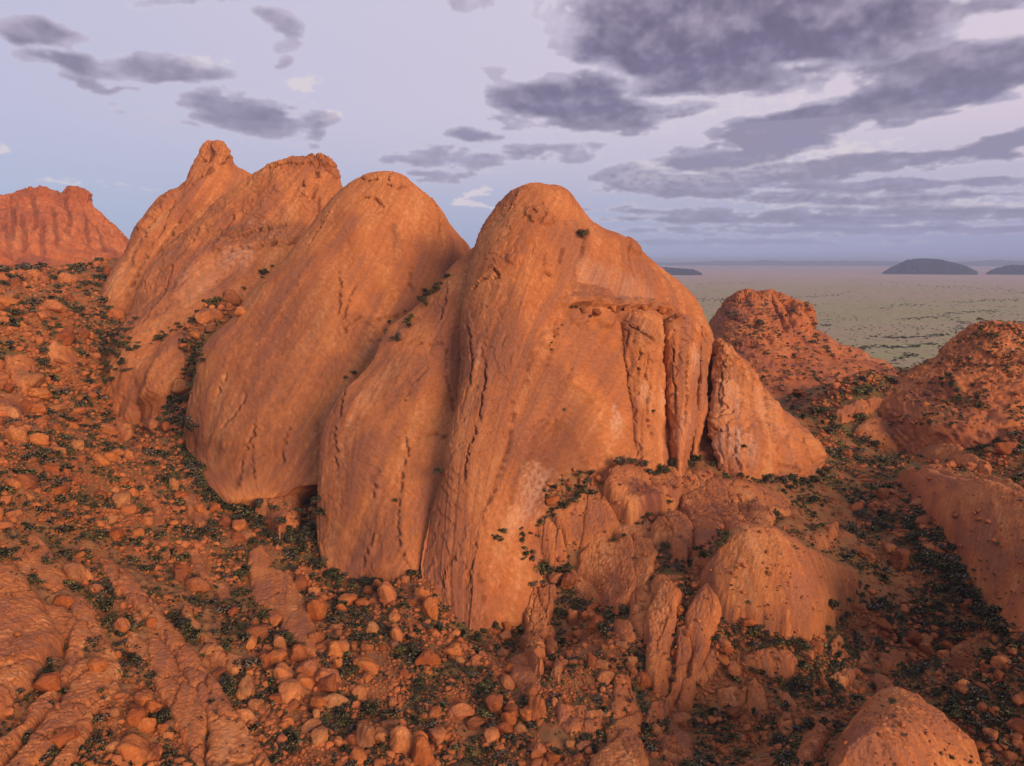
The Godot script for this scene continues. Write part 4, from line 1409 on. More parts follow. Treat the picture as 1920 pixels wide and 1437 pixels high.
	slab(a, "west wall of the great whaleback, ribs running down to the cleft", 8.0, [[1282, 540], [1340, 405], [1440, 335], [1500, 420], [1470, 560], [1420, 640], [1400, 720], [1335, 890], [1302, 890], [1312, 740], [1272, 620]], {"run": Vector2(-0.3, 1), "joint_size": 14.0, "joints": 1.0, "round": 8.0, "group": g})
	slab(a, "slanting column below the long fin with knobs on top", 7.0, [[1142, 1070], [1162, 1010], [1205, 860], [1270, 850], [1262, 920], [1205, 1060], [1170, 1084]], {"joints": 0.9, "joint_size": 8.0, "round": 4.0, "group": g})
	slab(a, "squat cracked block beside the slanting column", 6.0, [[1222, 1075], [1250, 935], [1310, 912], [1332, 980], [1302, 1080], [1240, 1105]], {"joints": 1.2, "joint_size": 9.0, "round": 4.0, "group": g})
	slab(a, "craggy dark orange fin of splinters in the scree", 11.0, [[270, 690], [290, 560], [315, 470], [360, 455], [430, 465], [440, 580], [400, 700], [370, 860], [335, 820], [292, 740]], {"run": Vector2(-0.1, 1), "joints": 2.2, "joint_size": 5.0, "round": 6.0, "wobble": 2.5, "group": g})
	slab(a, "round topped knob at the upper end of the craggy fin", 7.0, [[372, 405], [410, 340], [458, 345], [470, 420], [422, 452]], {"joints": 0.6, "round": 4.0, "group": g})
	slab(a, "splintered rib right of the craggy fin", 6.0, [[408, 645], [450, 622], [472, 720], [442, 780], [412, 735]], {"joints": 1.4, "joint_size": 5.0, "round": 3.0, "group": g})
	slab(a, "lowest splinter of the craggy fin, standing apart", 5.0, [[440, 880], [470, 775], [502, 850], [492, 912]], {"joints": 0.8, "joint_size": 5.0, "round": 3.0, "group": g})
	slab(a, "tall rounded pillar leaning on the foot of the central dome", 13.0, [[70, 100], [112, 60], [165, 75], [210, 150], [240, 250], [215, 310], [180, 270], [120, 190]], {"joints": 0.3, "round": 6.0, "run": Vector2(0.4, 1), "group": g})
	slab(a, "low triangular slab below the leaning pillar", 4.0, [[140, 235], [200, 285], [232, 350], [150, 465], [122, 455]], {"joints": 0.2, "round": 4.0, "group": g})
	slab(a, "half buried outcrop sinking into the bottom edge, left of the pale wedge slabs", 6.0, [[700, 1440], [780, 1345], [870, 1275], [940, 1262], [982, 1330], [1010, 1440], [900, 1520], [760, 1520]], {"joints": 0.4, "joint_size": 16.0, "round": 7.0, "group": g})
	slab(a, "cracked orange block below the long fin's foot", 5.0, [[1022, 1195], [1050, 1075], [1120, 1062], [1160, 1120], [1082, 1178]], {"joints": 0.8, "group": g})
	slab(a, "round shouldered outcrop near the bottom with a notched left edge", 5.5, [[1140, 1295], [1230, 1262], [1310, 1302], [1312, 1400], [1250, 1428], [1132, 1380]], {"joints": 0.9, "joint_size": 11.0, "group": g})
	slab(a, "jagged ridge of reddish blocks above the diagonal bush line", 5.5, [[840, 925], [910, 932], [962, 1085], [870, 1145], [782, 1130], [822, 1040]], {"joints": 1.2, "joint_size": 8.0, "group": g})
	slab(a, "low red slab left of the jagged block ridge", 3.5, [[642, 1125], [740, 1102], [790, 1170], [702, 1238], [642, 1220]], {"group": g})
	slab(a, "pale slabs beneath the diagonal bush line", 3.0, [[782, 1205], [900, 1152], [982, 1112], [982, 1230], [882, 1258], [792, 1308]], {"joint_size": 11.0, "joints": 0.5, "group": g})
	slab(a, "broken blocks filling the gap between smooth slab and long fin", 5.0, [[955, 370], [1030, 350], [1060, 420], [1040, 540], [1000, 640], [940, 560], [920, 450]], {"joint_size": 5.0, "joints": 1.6, "group": g})
	slab(a, "knobbly blocks at the upper end of the long fin", 5.0, [[1080, 290], [1235, 290], [1245, 395], [1150, 392], [1090, 420], [1060, 360]], {"joint_size": 6.0, "joints": 1.6, "group": g})
	slab(a, "thin slab edge left of the large smooth slab", 4.0, [[555, 250], [625, 270], [700, 335], [750, 440], [680, 425], [600, 350]], {"joints": 0.4, "group": g})
	slab(a, "pale slab in the grass under the large smooth slab", 3.0, [[835, 550], [930, 560], [955, 640], [900, 690], [840, 625]], {"joints": 0.3, "group": g})
	slab(a, "low rust red slab in the stony lower middle", 3.0, [[480, 1080], [640, 1090], [640, 1200], [560, 1235], [500, 1180]], {"joints": 0.6, "group": g})
	slab(a, "row of blocks along the west foot of the great whaleback", 4.0, [[1330, 905], [1420, 720], [1485, 680], [1465, 800], [1400, 905]], {"joint_size": 5.0, "joints": 1.6, "group": g})
	slab(a, "sloping bench below the craggy fin", 3.0, [[190, 800], [280, 760], [340, 860], [360, 960], [260, 980], [200, 900]], {"joint_size": 8.0, "joints": 0.9, "group": g})
	a = {"ox": 920.0, "oy": 640.0, "sc": 2.995, "flat": 0.6, "swell": 1.15, "smooth": 0.6}
	slab(a, "tumbled blocks right of the stained boulder dome", 4.0, [[1045, 745], [1160, 740], [1165, 830], [1085, 905], [1050, 850]], {"joint_size": 4.5, "joints": 1.6, "group": g})
	slab(a, "streaked slab lying under the stained boulder dome", 4.5, [[700, 1065], [800, 1015], [900, 1005], [905, 1090], [830, 1135], [720, 1150]], {"joints": 0.3, "group": g})
	slab(a, "small cracked slab by the bush cleft's lower end", 4.0, [[1120, 1140], [1235, 1190], [1205, 1265], [1130, 1245]], {"joints": 0.8, "group": g})
	slab(a, "shrubby shelf between great wall and stained boulder dome", 3.5, [[560, 830], [640, 780], [680, 860], [660, 930], [560, 915]], {"joints": 0.8, "joint_size": 7.0, "group": g})
	a = {"ox": 1340.0, "oy": 1000.0, "sc": 3.288}
	g = "slabs and whalebacks on the lower right"
	slab(a, "great smooth whaleback with pale water streaks on its steep front", 13.0, [[-100, 330], [-40, 150], [60, 75], [200, 65], [400, 120], [640, 210], [780, 270], [890, 310], [865, 420], [800, 520], [720, 590], [600, 660], [440, 655], [300, 620], [180, 575], [60, 560]], {"smooth": 0.3, "joints": 0.12, "round": 17.0, "run": Vector2(0.5, 1), "group": g})
	slab(a, "oval orange slab lying below the great whaleback", 6.0, [[172, 790], [250, 742], [350, 728], [450, 748], [518, 800], [530, 865], [480, 908], [390, 942], [320, 928], [240, 888], [182, 858]], {"joints": 0.15, "round": 6.0, "group": g})
	slab(a, "grey brown outcrop with a white bird stain", 6.0, [[10, 982], [120, 958], [200, 972], [192, 1060], [130, 1108], [40, 1082]], {"joints": 0.9, "joint_size": 12.0, "group": g})
	slab(a, "rounded outcrop joined to the stained grey brown one", 6.0, [[192, 945], [250, 922], [310, 980], [330, 1080], [310, 1178], [240, 1170], [202, 1100]], {"joints": 0.8, "joint_size": 12.0, "group": g})
	slab(a, "curved rib right of the grey brown outcrops", 5.0, [[372, 972], [460, 1002], [520, 1080], [500, 1118], [420, 1080]], {"joints": 0.8, "group": g})
	slab(a, "cracked standing slab under the curved rib", 5.5, [[392, 1180], [420, 1122], [480, 1132], [482, 1230], [420, 1268]], {"joints": 0.9, "joint_size": 7.0, "group": g})
	slab(a, "tall pointed slab in front of the foreground dome's west side", 9.0, [[505, 1380], [560, 1270], [640, 1200], [698, 1225], [690, 1290], [650, 1370], [620, 1445], [520, 1450]], {"joints": 0.15, "round": 7.0, "group": g})
	slab(a, "bald foreground dome cut off by the bottom edge", 13.0, [[720, 1440], [800, 1290], [860, 1190], [950, 1110], [1060, 1100], [1180, 1130], [1300, 1180], [1400, 1240], [1520, 1340], [1640, 1445], [1680, 1600], [1200, 1720], [680, 1600]], {"smooth": 0.3, "joints": 0.1, "round": 24.0, "run": Vector2(0.8, 1), "group": g})
	slab(a, "narrow curving ridge behind the bald foreground dome", 5.0, [[980, 885], [1060, 905], [1130, 1000], [1280, 1065], [1308, 1125], [1180, 1095], [1050, 1050], [985, 980]], {"joints": 0.9, "joint_size": 9.0, "group": g})
	slab(a, "flat pitted rock sheet above the curving ridge", 3.0, [[1002, 760], [1100, 725], [1200, 760], [1208, 830], [1100, 848], [1022, 838]], {"joints": 0.7, "joint_size": 6.0, "group": g})
	slab(a, "small rounded outcrop under the east end of the great whaleback", 4.0, [[702, 702], [760, 645], [800, 680], [780, 738], [722, 758]], {"group": g})
	slab(a, "long thin rib of blocks pointing up the valley", 4.0, [[880, 800], [945, 720], [985, 622], [1002, 640], [972, 720], [962, 810], [902, 828]], {"joint_size": 6.0, "joints": 1.0, "group": g})
	slab(a, "short rib west of the long thin one", 3.5, [[732, 820], [780, 742], [820, 760], [772, 820]], {"group": g})
	slab(a, "parallel tilted slabs with a straight dark crack", 3.0, [[702, 900], [790, 852], [888, 842], [860, 910], [770, 956]], {"run": Vector2(-0.7, 1), "joint_size": 8.0, "joints": 1.0, "group": g})
	slab(a, "dark smooth whaleback sloping down from the east hill", 10.0, [[1130, -330], [1250, -345], [1420, -300], [1640, -250], [1900, -190], [2300, -20], [2400, 500], [2150, 760], [1900, 650], [1760, 560], [1690, 510], [1610, 400], [1520, 180], [1390, -20], [1200, -220]], {"smooth": 0.3, "joints": 0.15, "round": 34.0, "run": Vector2(-0.6, 1), "group": g})
	slab(a, "narrow rock bench above the dark eastern whaleback", 4.0, [[1250, -390], [1450, -375], [1700, -300], [1950, -200], [1960, -150], [1700, -230], [1440, -310]], {"run": Vector2(1, 0.5), "group": g})
	a = {"ox": 1400.0, "oy": 680.0, "sc": 3.592}
	slab(a, "long ribbed sheet of bedrock across the eastern hillside", 5.0, [[720, 475], [800, 400], [900, 380], [1060, 420], [1220, 500], [1380, 560], [1500, 640], [1650, 720], [1640, 760], [1450, 700], [1250, 655], [1100, 605], [930, 560], [760, 520]], {"run": Vector2(1, 0.35), "joint_size": 7.0, "joints": 1.2, "round": 9.0, "group": g})
	slab(a, "blocky crest of reddish rock at the top of the ribbed sheet", 4.0, [[560, 360], [700, 290], [860, 250], [960, 260], [940, 320], [800, 370], [640, 420]], {"joint_size": 6.0, "joints": 1.4, "group": g})
	slab(a, "sunlit slab on the slope right of the layered slabs", 3.0, [[385, 1180], [520, 1152], [588, 1200], [560, 1275], [462, 1248]], {"group": g})
	slab(a, "small pale slab in the shrubs above the round eastern boulder", 3.0, [[520, 1112], [618, 1085], [622, 1150], [560, 1168]], {"group": g})
	# ---- the ribs of the lower left
	a = {"ox": 0.0, "oy": 1000.0, "sc": 3.288, "flat": 0.55, "swell": 1.24, "smooth": 0.45}
	g = "parallel rock ribs on the lower left"
	var r := Vector2(0.55, 1)
	slab(a, "longest rib, running from mid slope down to the bottom edge", 5.5, [[690, 255], [765, 245], [860, 370], [960, 460], [1040, 570], [1120, 680], [1200, 800], [1290, 920], [1390, 1060], [1470, 1180], [1560, 1330], [1640, 1470], [1260, 1470], [1230, 1300], [1250, 1150], [1190, 1000], [1100, 850], [1020, 700], [950, 600], [850, 490], [740, 400]], {"run": r, "joint_size": 11.0, "joints": 1.3, "round": 5.0, "group": g})
	slab(a, "broad cracked sheet just left of the longest rib", 4.5, [[915, 790], [940, 745], [1010, 735], [1075, 820], [1130, 930], [1215, 1030], [1240, 1150], [1225, 1300], [1220, 1430], [1160, 1340], [1070, 1150], [1000, 1000], [945, 900]], {"run": r, "joint_size": 15.0, "joints": 1.0, "round": 5.0, "group": g})
	slab(a, "flat red slab on the left slope with two boulders at its edge", 3.0, [[130, 60], [220, 30], [300, 120], [400, 300], [340, 345], [250, 280], [180, 150]], {"run": r, "joints": 0.3, "group": g})
	slab(a, "narrow red slab left of the flat one across a bush line", 2.5, [[20, 65], [110, 60], [240, 250], [165, 250], [60, 140]], {"run": r, "joints": 0.3, "group": g})
	slab(a, "massive cracked hump at the left edge of the photo", 9.0, [[-120, 340], [0, 325], [130, 310], [200, 400], [250, 510], [330, 640], [356, 690], [325, 750], [200, 900], [60, 1000], [-120, 1080]], {"run": Vector2(-0.7, 1), "joint_size": 20.0, "joints": 1.2, "round": 11.0, "group": g})
	slab(a, "long tapering rib curving down to the bottom left corner", 6.0, [[425, 665], [480, 645], [560, 700], [480, 800], [420, 900], [330, 1050], [200, 1220], [60, 1380], [-80, 1480], [-90, 1330], [150, 1180], [280, 1000], [375, 850], [402, 740]], {"run": Vector2(-0.6, 1), "joint_size": 17.0, "joints": 1.0, "round": 6.0, "group": g})
	slab(a, "broad ribbed slab right of the tapering rib", 5.5, [[470, 825], [640, 862], [715, 900], [620, 1010], [560, 1100], [450, 1250], [330, 1330], [200, 1470], [60, 1470], [250, 1230], [380, 1060], [440, 930]], {"run": Vector2(-0.6, 1), "joint_size": 15.0, "joints": 1.1, "round": 6.0, "group": g})
	slab(a, "blocky sheet with straight joints above the tapering rib", 4.0, [[300, 485], [410, 480], [500, 600], [600, 700], [690, 760], [560, 720], [470, 640], [420, 660], [370, 690], [312, 580]], {"run": r, "joint_size": 8.0, "joints": 1.0, "group": g})
	slab(a, "small sheet beside the blocky one, edged by shrubs", 3.5, [[430, 452], [540, 442], [600, 540], [680, 700], [700, 740], [600, 690], [510, 590]], {"run": r, "joint_size": 9.0, "joints": 0.9, "group": g})
	slab(a, "splayed greyish ribs in the hollow near the bottom", 5.0, [[640, 1005], [700, 950], [720, 1000], [600, 1130], [520, 1290], [440, 1470], [330, 1470], [400, 1330], [455, 1230], [565, 1110]], {"run": Vector2(-0.55, 1), "joint_size": 8.0, "joints": 1.3, "round": 4.0, "group": g})
	slab(a, "short rounded slab beside the shrubs in mid slope", 3.0, [[1170, 112], [1230, 150], [1290, 280], [1240, 272], [1182, 190]], {"run": r, "joints": 0.3, "group": g})
	slab(a, "smooth pinkish slab tilting down towards the big boulders", 4.5, [[1560, 190], [1640, 150], [1700, 260], [1780, 300], [1850, 430], [1900, 560], [1905, 690], [1830, 680], [1740, 580], [1680, 480], [1590, 420], [1568, 300]], {"run": r, "joints": 0.4, "joint_size": 20.0, "group": g})
	slab(a, "cluster of squared blocks on the pinkish slab's left", 3.0, [[1290, 312], [1390, 330], [1432, 420], [1382, 440], [1330, 380]], {"run": r, "joint_size": 7.0, "group": g})
	slab(a, "segmented rib like a spine, right of the longest rib", 4.0, [[1150, 505], [1200, 540], [1280, 640], [1370, 740], [1460, 760], [1472, 830], [1402, 850], [1320, 750], [1230, 640], [1160, 570]], {"run": r, "joint_size": 6.0, "joints": 1.3, "round": 3.5, "group": g})
	slab(a, "grey brown slab left of the longest rib's middle", 3.0, [[842, 505], [900, 542], [970, 630], [920, 642], [822, 552]], {"run": r, "joint_size": 9.0, "group": g})
	slab(a, "broken sheet with scattered blocks under the grey brown slab", 3.0, [[720, 582], [850, 642], [955, 760], [870, 780], [782, 700]], {"run": r, "joint_size": 7.0, "joints": 1.1, "group": g})
	a = {"ox": 0.0, "oy": 640.0, "sc": 2.995}
	slab(a, "hump of jointed rock near the left edge in mid slope", 6.0, [[-60, 330], [60, 335], [130, 370], [120, 440], [40, 430], [-60, 420]], {"joints": 1.0, "group": g})
	slab(a, "cracked red knoll high on the left slope", 7.0, [[20, 120], [110, 90], [200, 130], [190, 200], [250, 260], [140, 300], [60, 230]], {"joint_size": 9.0, "joints": 1.4, "group": g})
	slab(a, "jointed block field above the cracked knoll", 5.0, [[230, 60], [300, 20], [400, 60], [440, 130], [380, 170], [300, 130]], {"joint_size": 8.0, "joints": 1.4, "group": g})
	slab(a, "thin pale dike crossing the scree", 1.8, [[785, 790], [812, 780], [880, 900], [930, 1000], [900, 1030], [840, 900]], {"run": r, "joints": 0.5, "group": g})
	slab(a, "pink slab in the scree below the smooth apron", 2.6, [[1020, 880], [1080, 860], [1160, 960], [1180, 1040], [1120, 1060], [1050, 980]], {"run": r, "joints": 0.3, "group": g})
	slab(a, "row of broken columns fallen from the foot of the wide dome", 8.0, [[1430, 990], [1480, 890], [1540, 870], [1600, 830], [1680, 800], [1740, 810], [1720, 870], [1690, 960], [1680, 1060], [1620, 1080], [1570, 1130], [1520, 1050], [1500, 1010]], {"joint_size": 6.5, "joints": 2.2, "round": 5.0, "group": g})
	slab(a, "slabs strewn at the foot of the leftmost slab", 4.0, [[640, 470], [690, 440], [740, 480], [760, 520], [700, 560], [650, 520]], {"joint_size": 8.0, "group": g})


func slab(frame: Dictionary, label: String, high: float, pts: Array, opt: Dictionary) -> void:
	var o := opt.duplicate()
	o.merge(frame)
	if frame.has("flat") and o.has("round"): o.round = float(o.round) * 0.5
	outcrop(label, high, pts, o)


var landmarks := [[Vector2(480, 930), "wide dome's apron"], [Vector2(690, 1075), "flank fin's foot"], [Vector2(885, 1180), "central dome's foot"], [Vector2(1480, 880), "shoulder buttress"], [Vector2(240, 640), "streaked slab dome"], [Vector2(270, 770), "leftmost lower slab"],
	[Vector2(1420, 720), "rugged red hill"], [Vector2(1820, 720), "rounded eastern hill"], [Vector2(90, 500), "hazy mountain"]]
var said := {}


# Which one: its look, then the named rock that it lies nearest to and on which side of it; a look and place already taken get the next rock.
func lies(what: String, u: float, v: float) -> String:
	var near := []
	for m in landmarks:
		near.append([m[0].distance_to(Vector2(u, v)), m])
	near.sort_custom(func(x, y): return x[0] < y[0])
	for k in 6:
		var m: Array = near[k][1]
		var d: Vector2 = Vector2(u, v) - m[0]
		var side := ("below" if d.y > 0.0 else "above") if absf(d.y) > absf(d.x) else ("right of" if d.x > 0.0 else "left of")
		var far: float = near[k][0]
		var step := "just " if far < 45.0 else "" if far < 110.0 else "well "
		var label := "%s %s%s the %s" % [what, step, side, m[1]]
		if not said.has(label) and label.split(" ").size() <= 16:
			said[label] = true
			return label
	var both := "%s between the %s and the %s" % [what, near[0][1][1], near[1][1][1]]
	return both if both.split(" ").size() <= 16 else "%s near the %s" % [what, near[0][1][1]]


var boulder_shapes := []
var pebble_shapes := []
var boulder_mats := []


func set_boulder(u: float, v: float, w: float, h: float, label: String, group := "") -> void:
	var got := pick(u, v + h * 0.35)
	var p: Vector3 = got[0]
	var dist := p.distance_to(EYE)
	var rx := w * 0.5 * dist / LENS
	var ry := h * 0.5 * dist / LENS * 1.04
	var k := rng.randi() % boulder_shapes.size()
	var o := put("boulder", boulder_shapes[k], boulder_mats[rng.randi() % boulder_mats.size()])
	var tall := ry / 0.82
	o.transform = Transform3D(Basis(Vector3.UP, rng.randf_range(-0.5, 0.5)) * Basis.from_scale(Vector3(rx, tall, minf(rx, tall) * rng.randf_range(0.9, 1.1))), p + Vector3(0, ry * 0.45, 0))
	tag(o, label, "boulder", group)


func notable_boulders() -> void:
	for k in 10:
		boulder_shapes.append(boulder_mesh(9, k))
	for k in 6:
		pebble_shapes.append(boulder_mesh(4, 20 + k))
	for t in [Color(1, 1, 1), Color(0.92, 0.97, 1.0), Color(0.82, 0.78, 0.78), Color(1.0, 0.96, 0.88), Color(0.88, 0.80, 0.74)]:
		var m: StandardMaterial3D = M.boulder.duplicate()
		m.albedo_color = t
		boulder_mats.append(m)
	var g := "big boulders heaped below the massif"
	var list := [[546, 1295, 48, 36, "largest boulder of the heap below the pinkish slab, flat topped"], [579, 1252, 38, 27, "egg shaped boulder just above the largest flat topped one"], [531, 1264, 30, 34, "long boulder tilted up beside the egg shaped one"],
		[520, 1230, 30, 25, "squarish boulder at the head of the big heap"], [561, 1224, 26, 30, "pointed boulder beside the end of the pinkish slab"], [572, 1278, 27, 22, "pale angular boulder right of the heap's largest"], [497, 1238, 20, 24, "red boulder on the left edge of the big heap"],
		[511, 1262, 18, 20, "small boulder wedged left of the long tilted one"], [525, 1204, 18, 28, "upright boulder in front of a bush above the heap"], [595, 1194, 27, 32, "cube shaped boulder at the lower tip of the pinkish slab"], [593, 1145, 30, 50, "tall angular boulder right of the pinkish slab"],
		[590, 1108, 20, 24, "boulder perched above the tall angular one"], [727, 1112, 30, 42, "smooth upright boulder at the foot of the flank fin"], [707, 1097, 16, 22, "small boulder touching the left of the smooth upright one"], [808, 1140, 28, 46, "big boulder leaning on the foot of the central dome"],
		[792, 1112, 24, 26, "grey boulder above the leaning one at the central dome"], [801, 1234, 44, 30, "lone wide boulder below the central dome's foot"], [601, 1382, 36, 31, "round cracked boulder near the bottom, left of the tallest"], [687, 1373, 39, 47, "tallest boulder near the bottom, grey shouldered"],
		[926, 1319, 32, 36, "tilted grey boulder above the bottom centre"], [953, 1347, 25, 30, "dark boulder right below the tilted grey one"], [923, 1380, 32, 26, "flat boulder lowest of the three at bottom centre"], [630, 1219, 26, 34, "lozenge boulder standing in the scree right of the heap"],
		[633, 1244, 15, 20, "grey block under the lozenge boulder"], [658, 1387, 20, 20, "boulder between the round cracked one and the tallest"], [636, 1393, 17, 16, "low boulder touching the round cracked one's right"], [601, 1315, 29, 23, "boulder with a flat face right of the heap"],
		[594, 1338, 15, 22, "narrow boulder below the flat faced one"], [540, 1352, 18, 18, "round boulder alone in the shrubs near the bottom"], [652, 1122, 28, 22, "flat boulder pointing at the flank fin"], [794, 1407, 34, 60, "high standing rock with deep cracks at the bottom edge"],
		[756, 1382, 38, 46, "pale sloping slab boulder left of the high standing rock"], [689, 1213, 20, 18, "rounded boulder in the middle of the lower scree"], [699, 1176, 22, 20, "leaning boulder above the middle scree"], [640, 1140, 16, 18, "small boulder right of the tall angular one"],
		[664, 1213, 12, 16, "narrow boulder left of the rounded mid scree one"], [718, 1213, 14, 13, "little round boulder right of the mid scree one"], [745, 1190, 20, 34, "slim grey boulder in the gully under the flank fin"], [1008, 1322, 36, 50, "pale wedge of rock in the lower middle"],
		[1076, 1155, 20, 28, "upright oval boulder under the large orange slab"], [1108, 1240, 16, 30, "thin standing boulder in the grassy hollow"], [1009, 1409, 27, 28, "round boulder near the bottom, right of centre"], [1035, 1424, 24, 20, "boulder at the bottom edge, right of centre"],
		[950, 1176, 17, 24, "oval boulder below the leaning pillar"], [1100, 1152, 20, 18, "boulder in the shrubs beside the upright oval one"], [1186, 1236, 18, 17, "orange boulder left of the long fin"], [1070, 1395, 16, 18, "boulder by the half buried outcrop"], [1690, 1046, 31, 29, "big round boulder on the grassy eastern slope"],
		[1668, 1027, 19, 18, "pale boulder behind the big round eastern one"], [1772, 1226, 19, 16, "bright orange boulder in the eastern scree"], [1714, 1198, 22, 22, "grey boulder standing apart in the eastern scree"], [1810, 1287, 20, 20, "dark round boulder east of the bald foreground dome"],
		[1877, 1243, 24, 22, "boulder pair's larger stone near the right edge"], [1888, 1250, 13, 13, "boulder pair's smaller stone near the right edge"], [1852, 1255, 17, 13, "flat boulder left of the pair near the right edge"], [1872, 1265, 17, 20, "boulder just below the pair near the right edge"],
		[1737, 1216, 20, 18, "brown boulder left of the bright orange one"], [1779, 1211, 18, 14, "flat topped boulder above the bright orange one"], [1884, 838, 32, 22, "big pale block alone on the eastern hillside"], [1658, 925, 22, 22, "round boulder at the upper end of the dark whaleback"],
		[137, 1076, 34, 30, "large yellowish boulder beside the flat red slab"], [160, 1079, 22, 24, "smaller of the two boulders beside the flat red slab"], [184, 1245, 25, 22, "boulder resting on the broad ribbed slab"], [289, 1325, 24, 30, "leaning egg boulder beside the broad cracked sheet"],
		[275, 1356, 25, 30, "boulder standing under the leaning egg boulder"], [271, 1313, 30, 24, "domed boulder above the leaning egg boulder"], [257, 1344, 24, 34, "tall boulder left of the egg boulder group"], [338, 1076, 22, 22, "blocky boulder among the scree left of the pinkish slab"],
		[371, 1097, 33, 25, "big wide boulder left of the pinkish slab"], [91, 1280, 34, 26, "boulder jammed between the hump and the tapering rib"], [117, 1383, 36, 28, "oval boulder lying on the tapering rib"], [249, 1410, 42, 38, "big rounded boulder at the bottom, left"], [275, 1423, 19, 18, "small boulder beside the big rounded bottom one"],
		[228, 1170, 22, 20, "round boulder on the broken sheet"], [304, 1368, 16, 18, "boulder at the edge of a big bush near the ribs"], [316, 1380, 14, 18, "boulder beside the one at the big bush"], [230, 937, 34, 28, "largest round boulder on the left scree"], [123, 885, 22, 19, "rounded boulder in the upper left scree"],
		[147, 834, 23, 20, "light boulder beside dark shrubs in the upper left scree"], [30, 817, 28, 30, "slab like boulder near the left edge"], [327, 907, 14, 30, "upright finger boulder by the shrubs under the apron"], [424, 979, 22, 23, "round boulder in the shrubs under the apron"], [60, 710, 32, 26, "flat red boulder high on the left slope"],
		[435, 556, 30, 28, "round boulder lodged high in the gully between two domes"], [452, 582, 20, 16, "boulder below the round one lodged in the gully"], [404, 590, 26, 18, "wide block in the same gully, lower down"], [1092, 581, 13, 10, "leftmost block on the rubble ledge above the columns"], [1118, 584, 17, 12, "long block on the rubble ledge above the columns"], [1150, 577, 15, 13, "block at the head of the long vertical crack"], [1176, 577, 13, 10, "block on top of the second column"], [1206, 576, 14, 9, "flat block between the second and third column tops"],
		[1240, 583, 13, 10, "block on top of the third column"], [1272, 590, 12, 9, "rightmost block on the rubble ledge above the columns"], [372, 952, 16, 14, "boulder half hidden by the dark shrubs of the apron's edge"]]
	for b in list:
		set_boulder(b[0], b[1], b[2], b[3], b[4], g)


var crowns := []
var stems := []


func foot(u: float, v: float) -> Array:         # the ground just below a place on a rock face, if there is any
	var got := pick(u, v)
	if got[1] == 2:
		for k in 9:
			var lower := pick(u, v + 5.0 * (k + 1))
			if lower[1] != 2: return lower
	return got


func bush_at(u: float, v: float, px: float, label: String, group: String, kind := 0, called := "bush") -> void:
	var got := foot(u, v + px * 0.25)
	var p: Vector3 = got[0]
	if p.y < -9000.0: return
	var s := px * 0.5 * p.distance_to(EYE) / LENS
	var root := tag(thing(called, p), label, called, group) as Node3D
	root.transform = Transform3D(Basis(Vector3.UP, rng.randf() * TAU).scaled(Vector3(s, s * rng.randf_range(0.8, 1.05), s)), p)
	var k := kind * 3 + rng.randi() % 3
	put("crown", crowns[k], M.leaf, root)
	put("trunk", stems[rng.randi() % 3], M.wood, root)


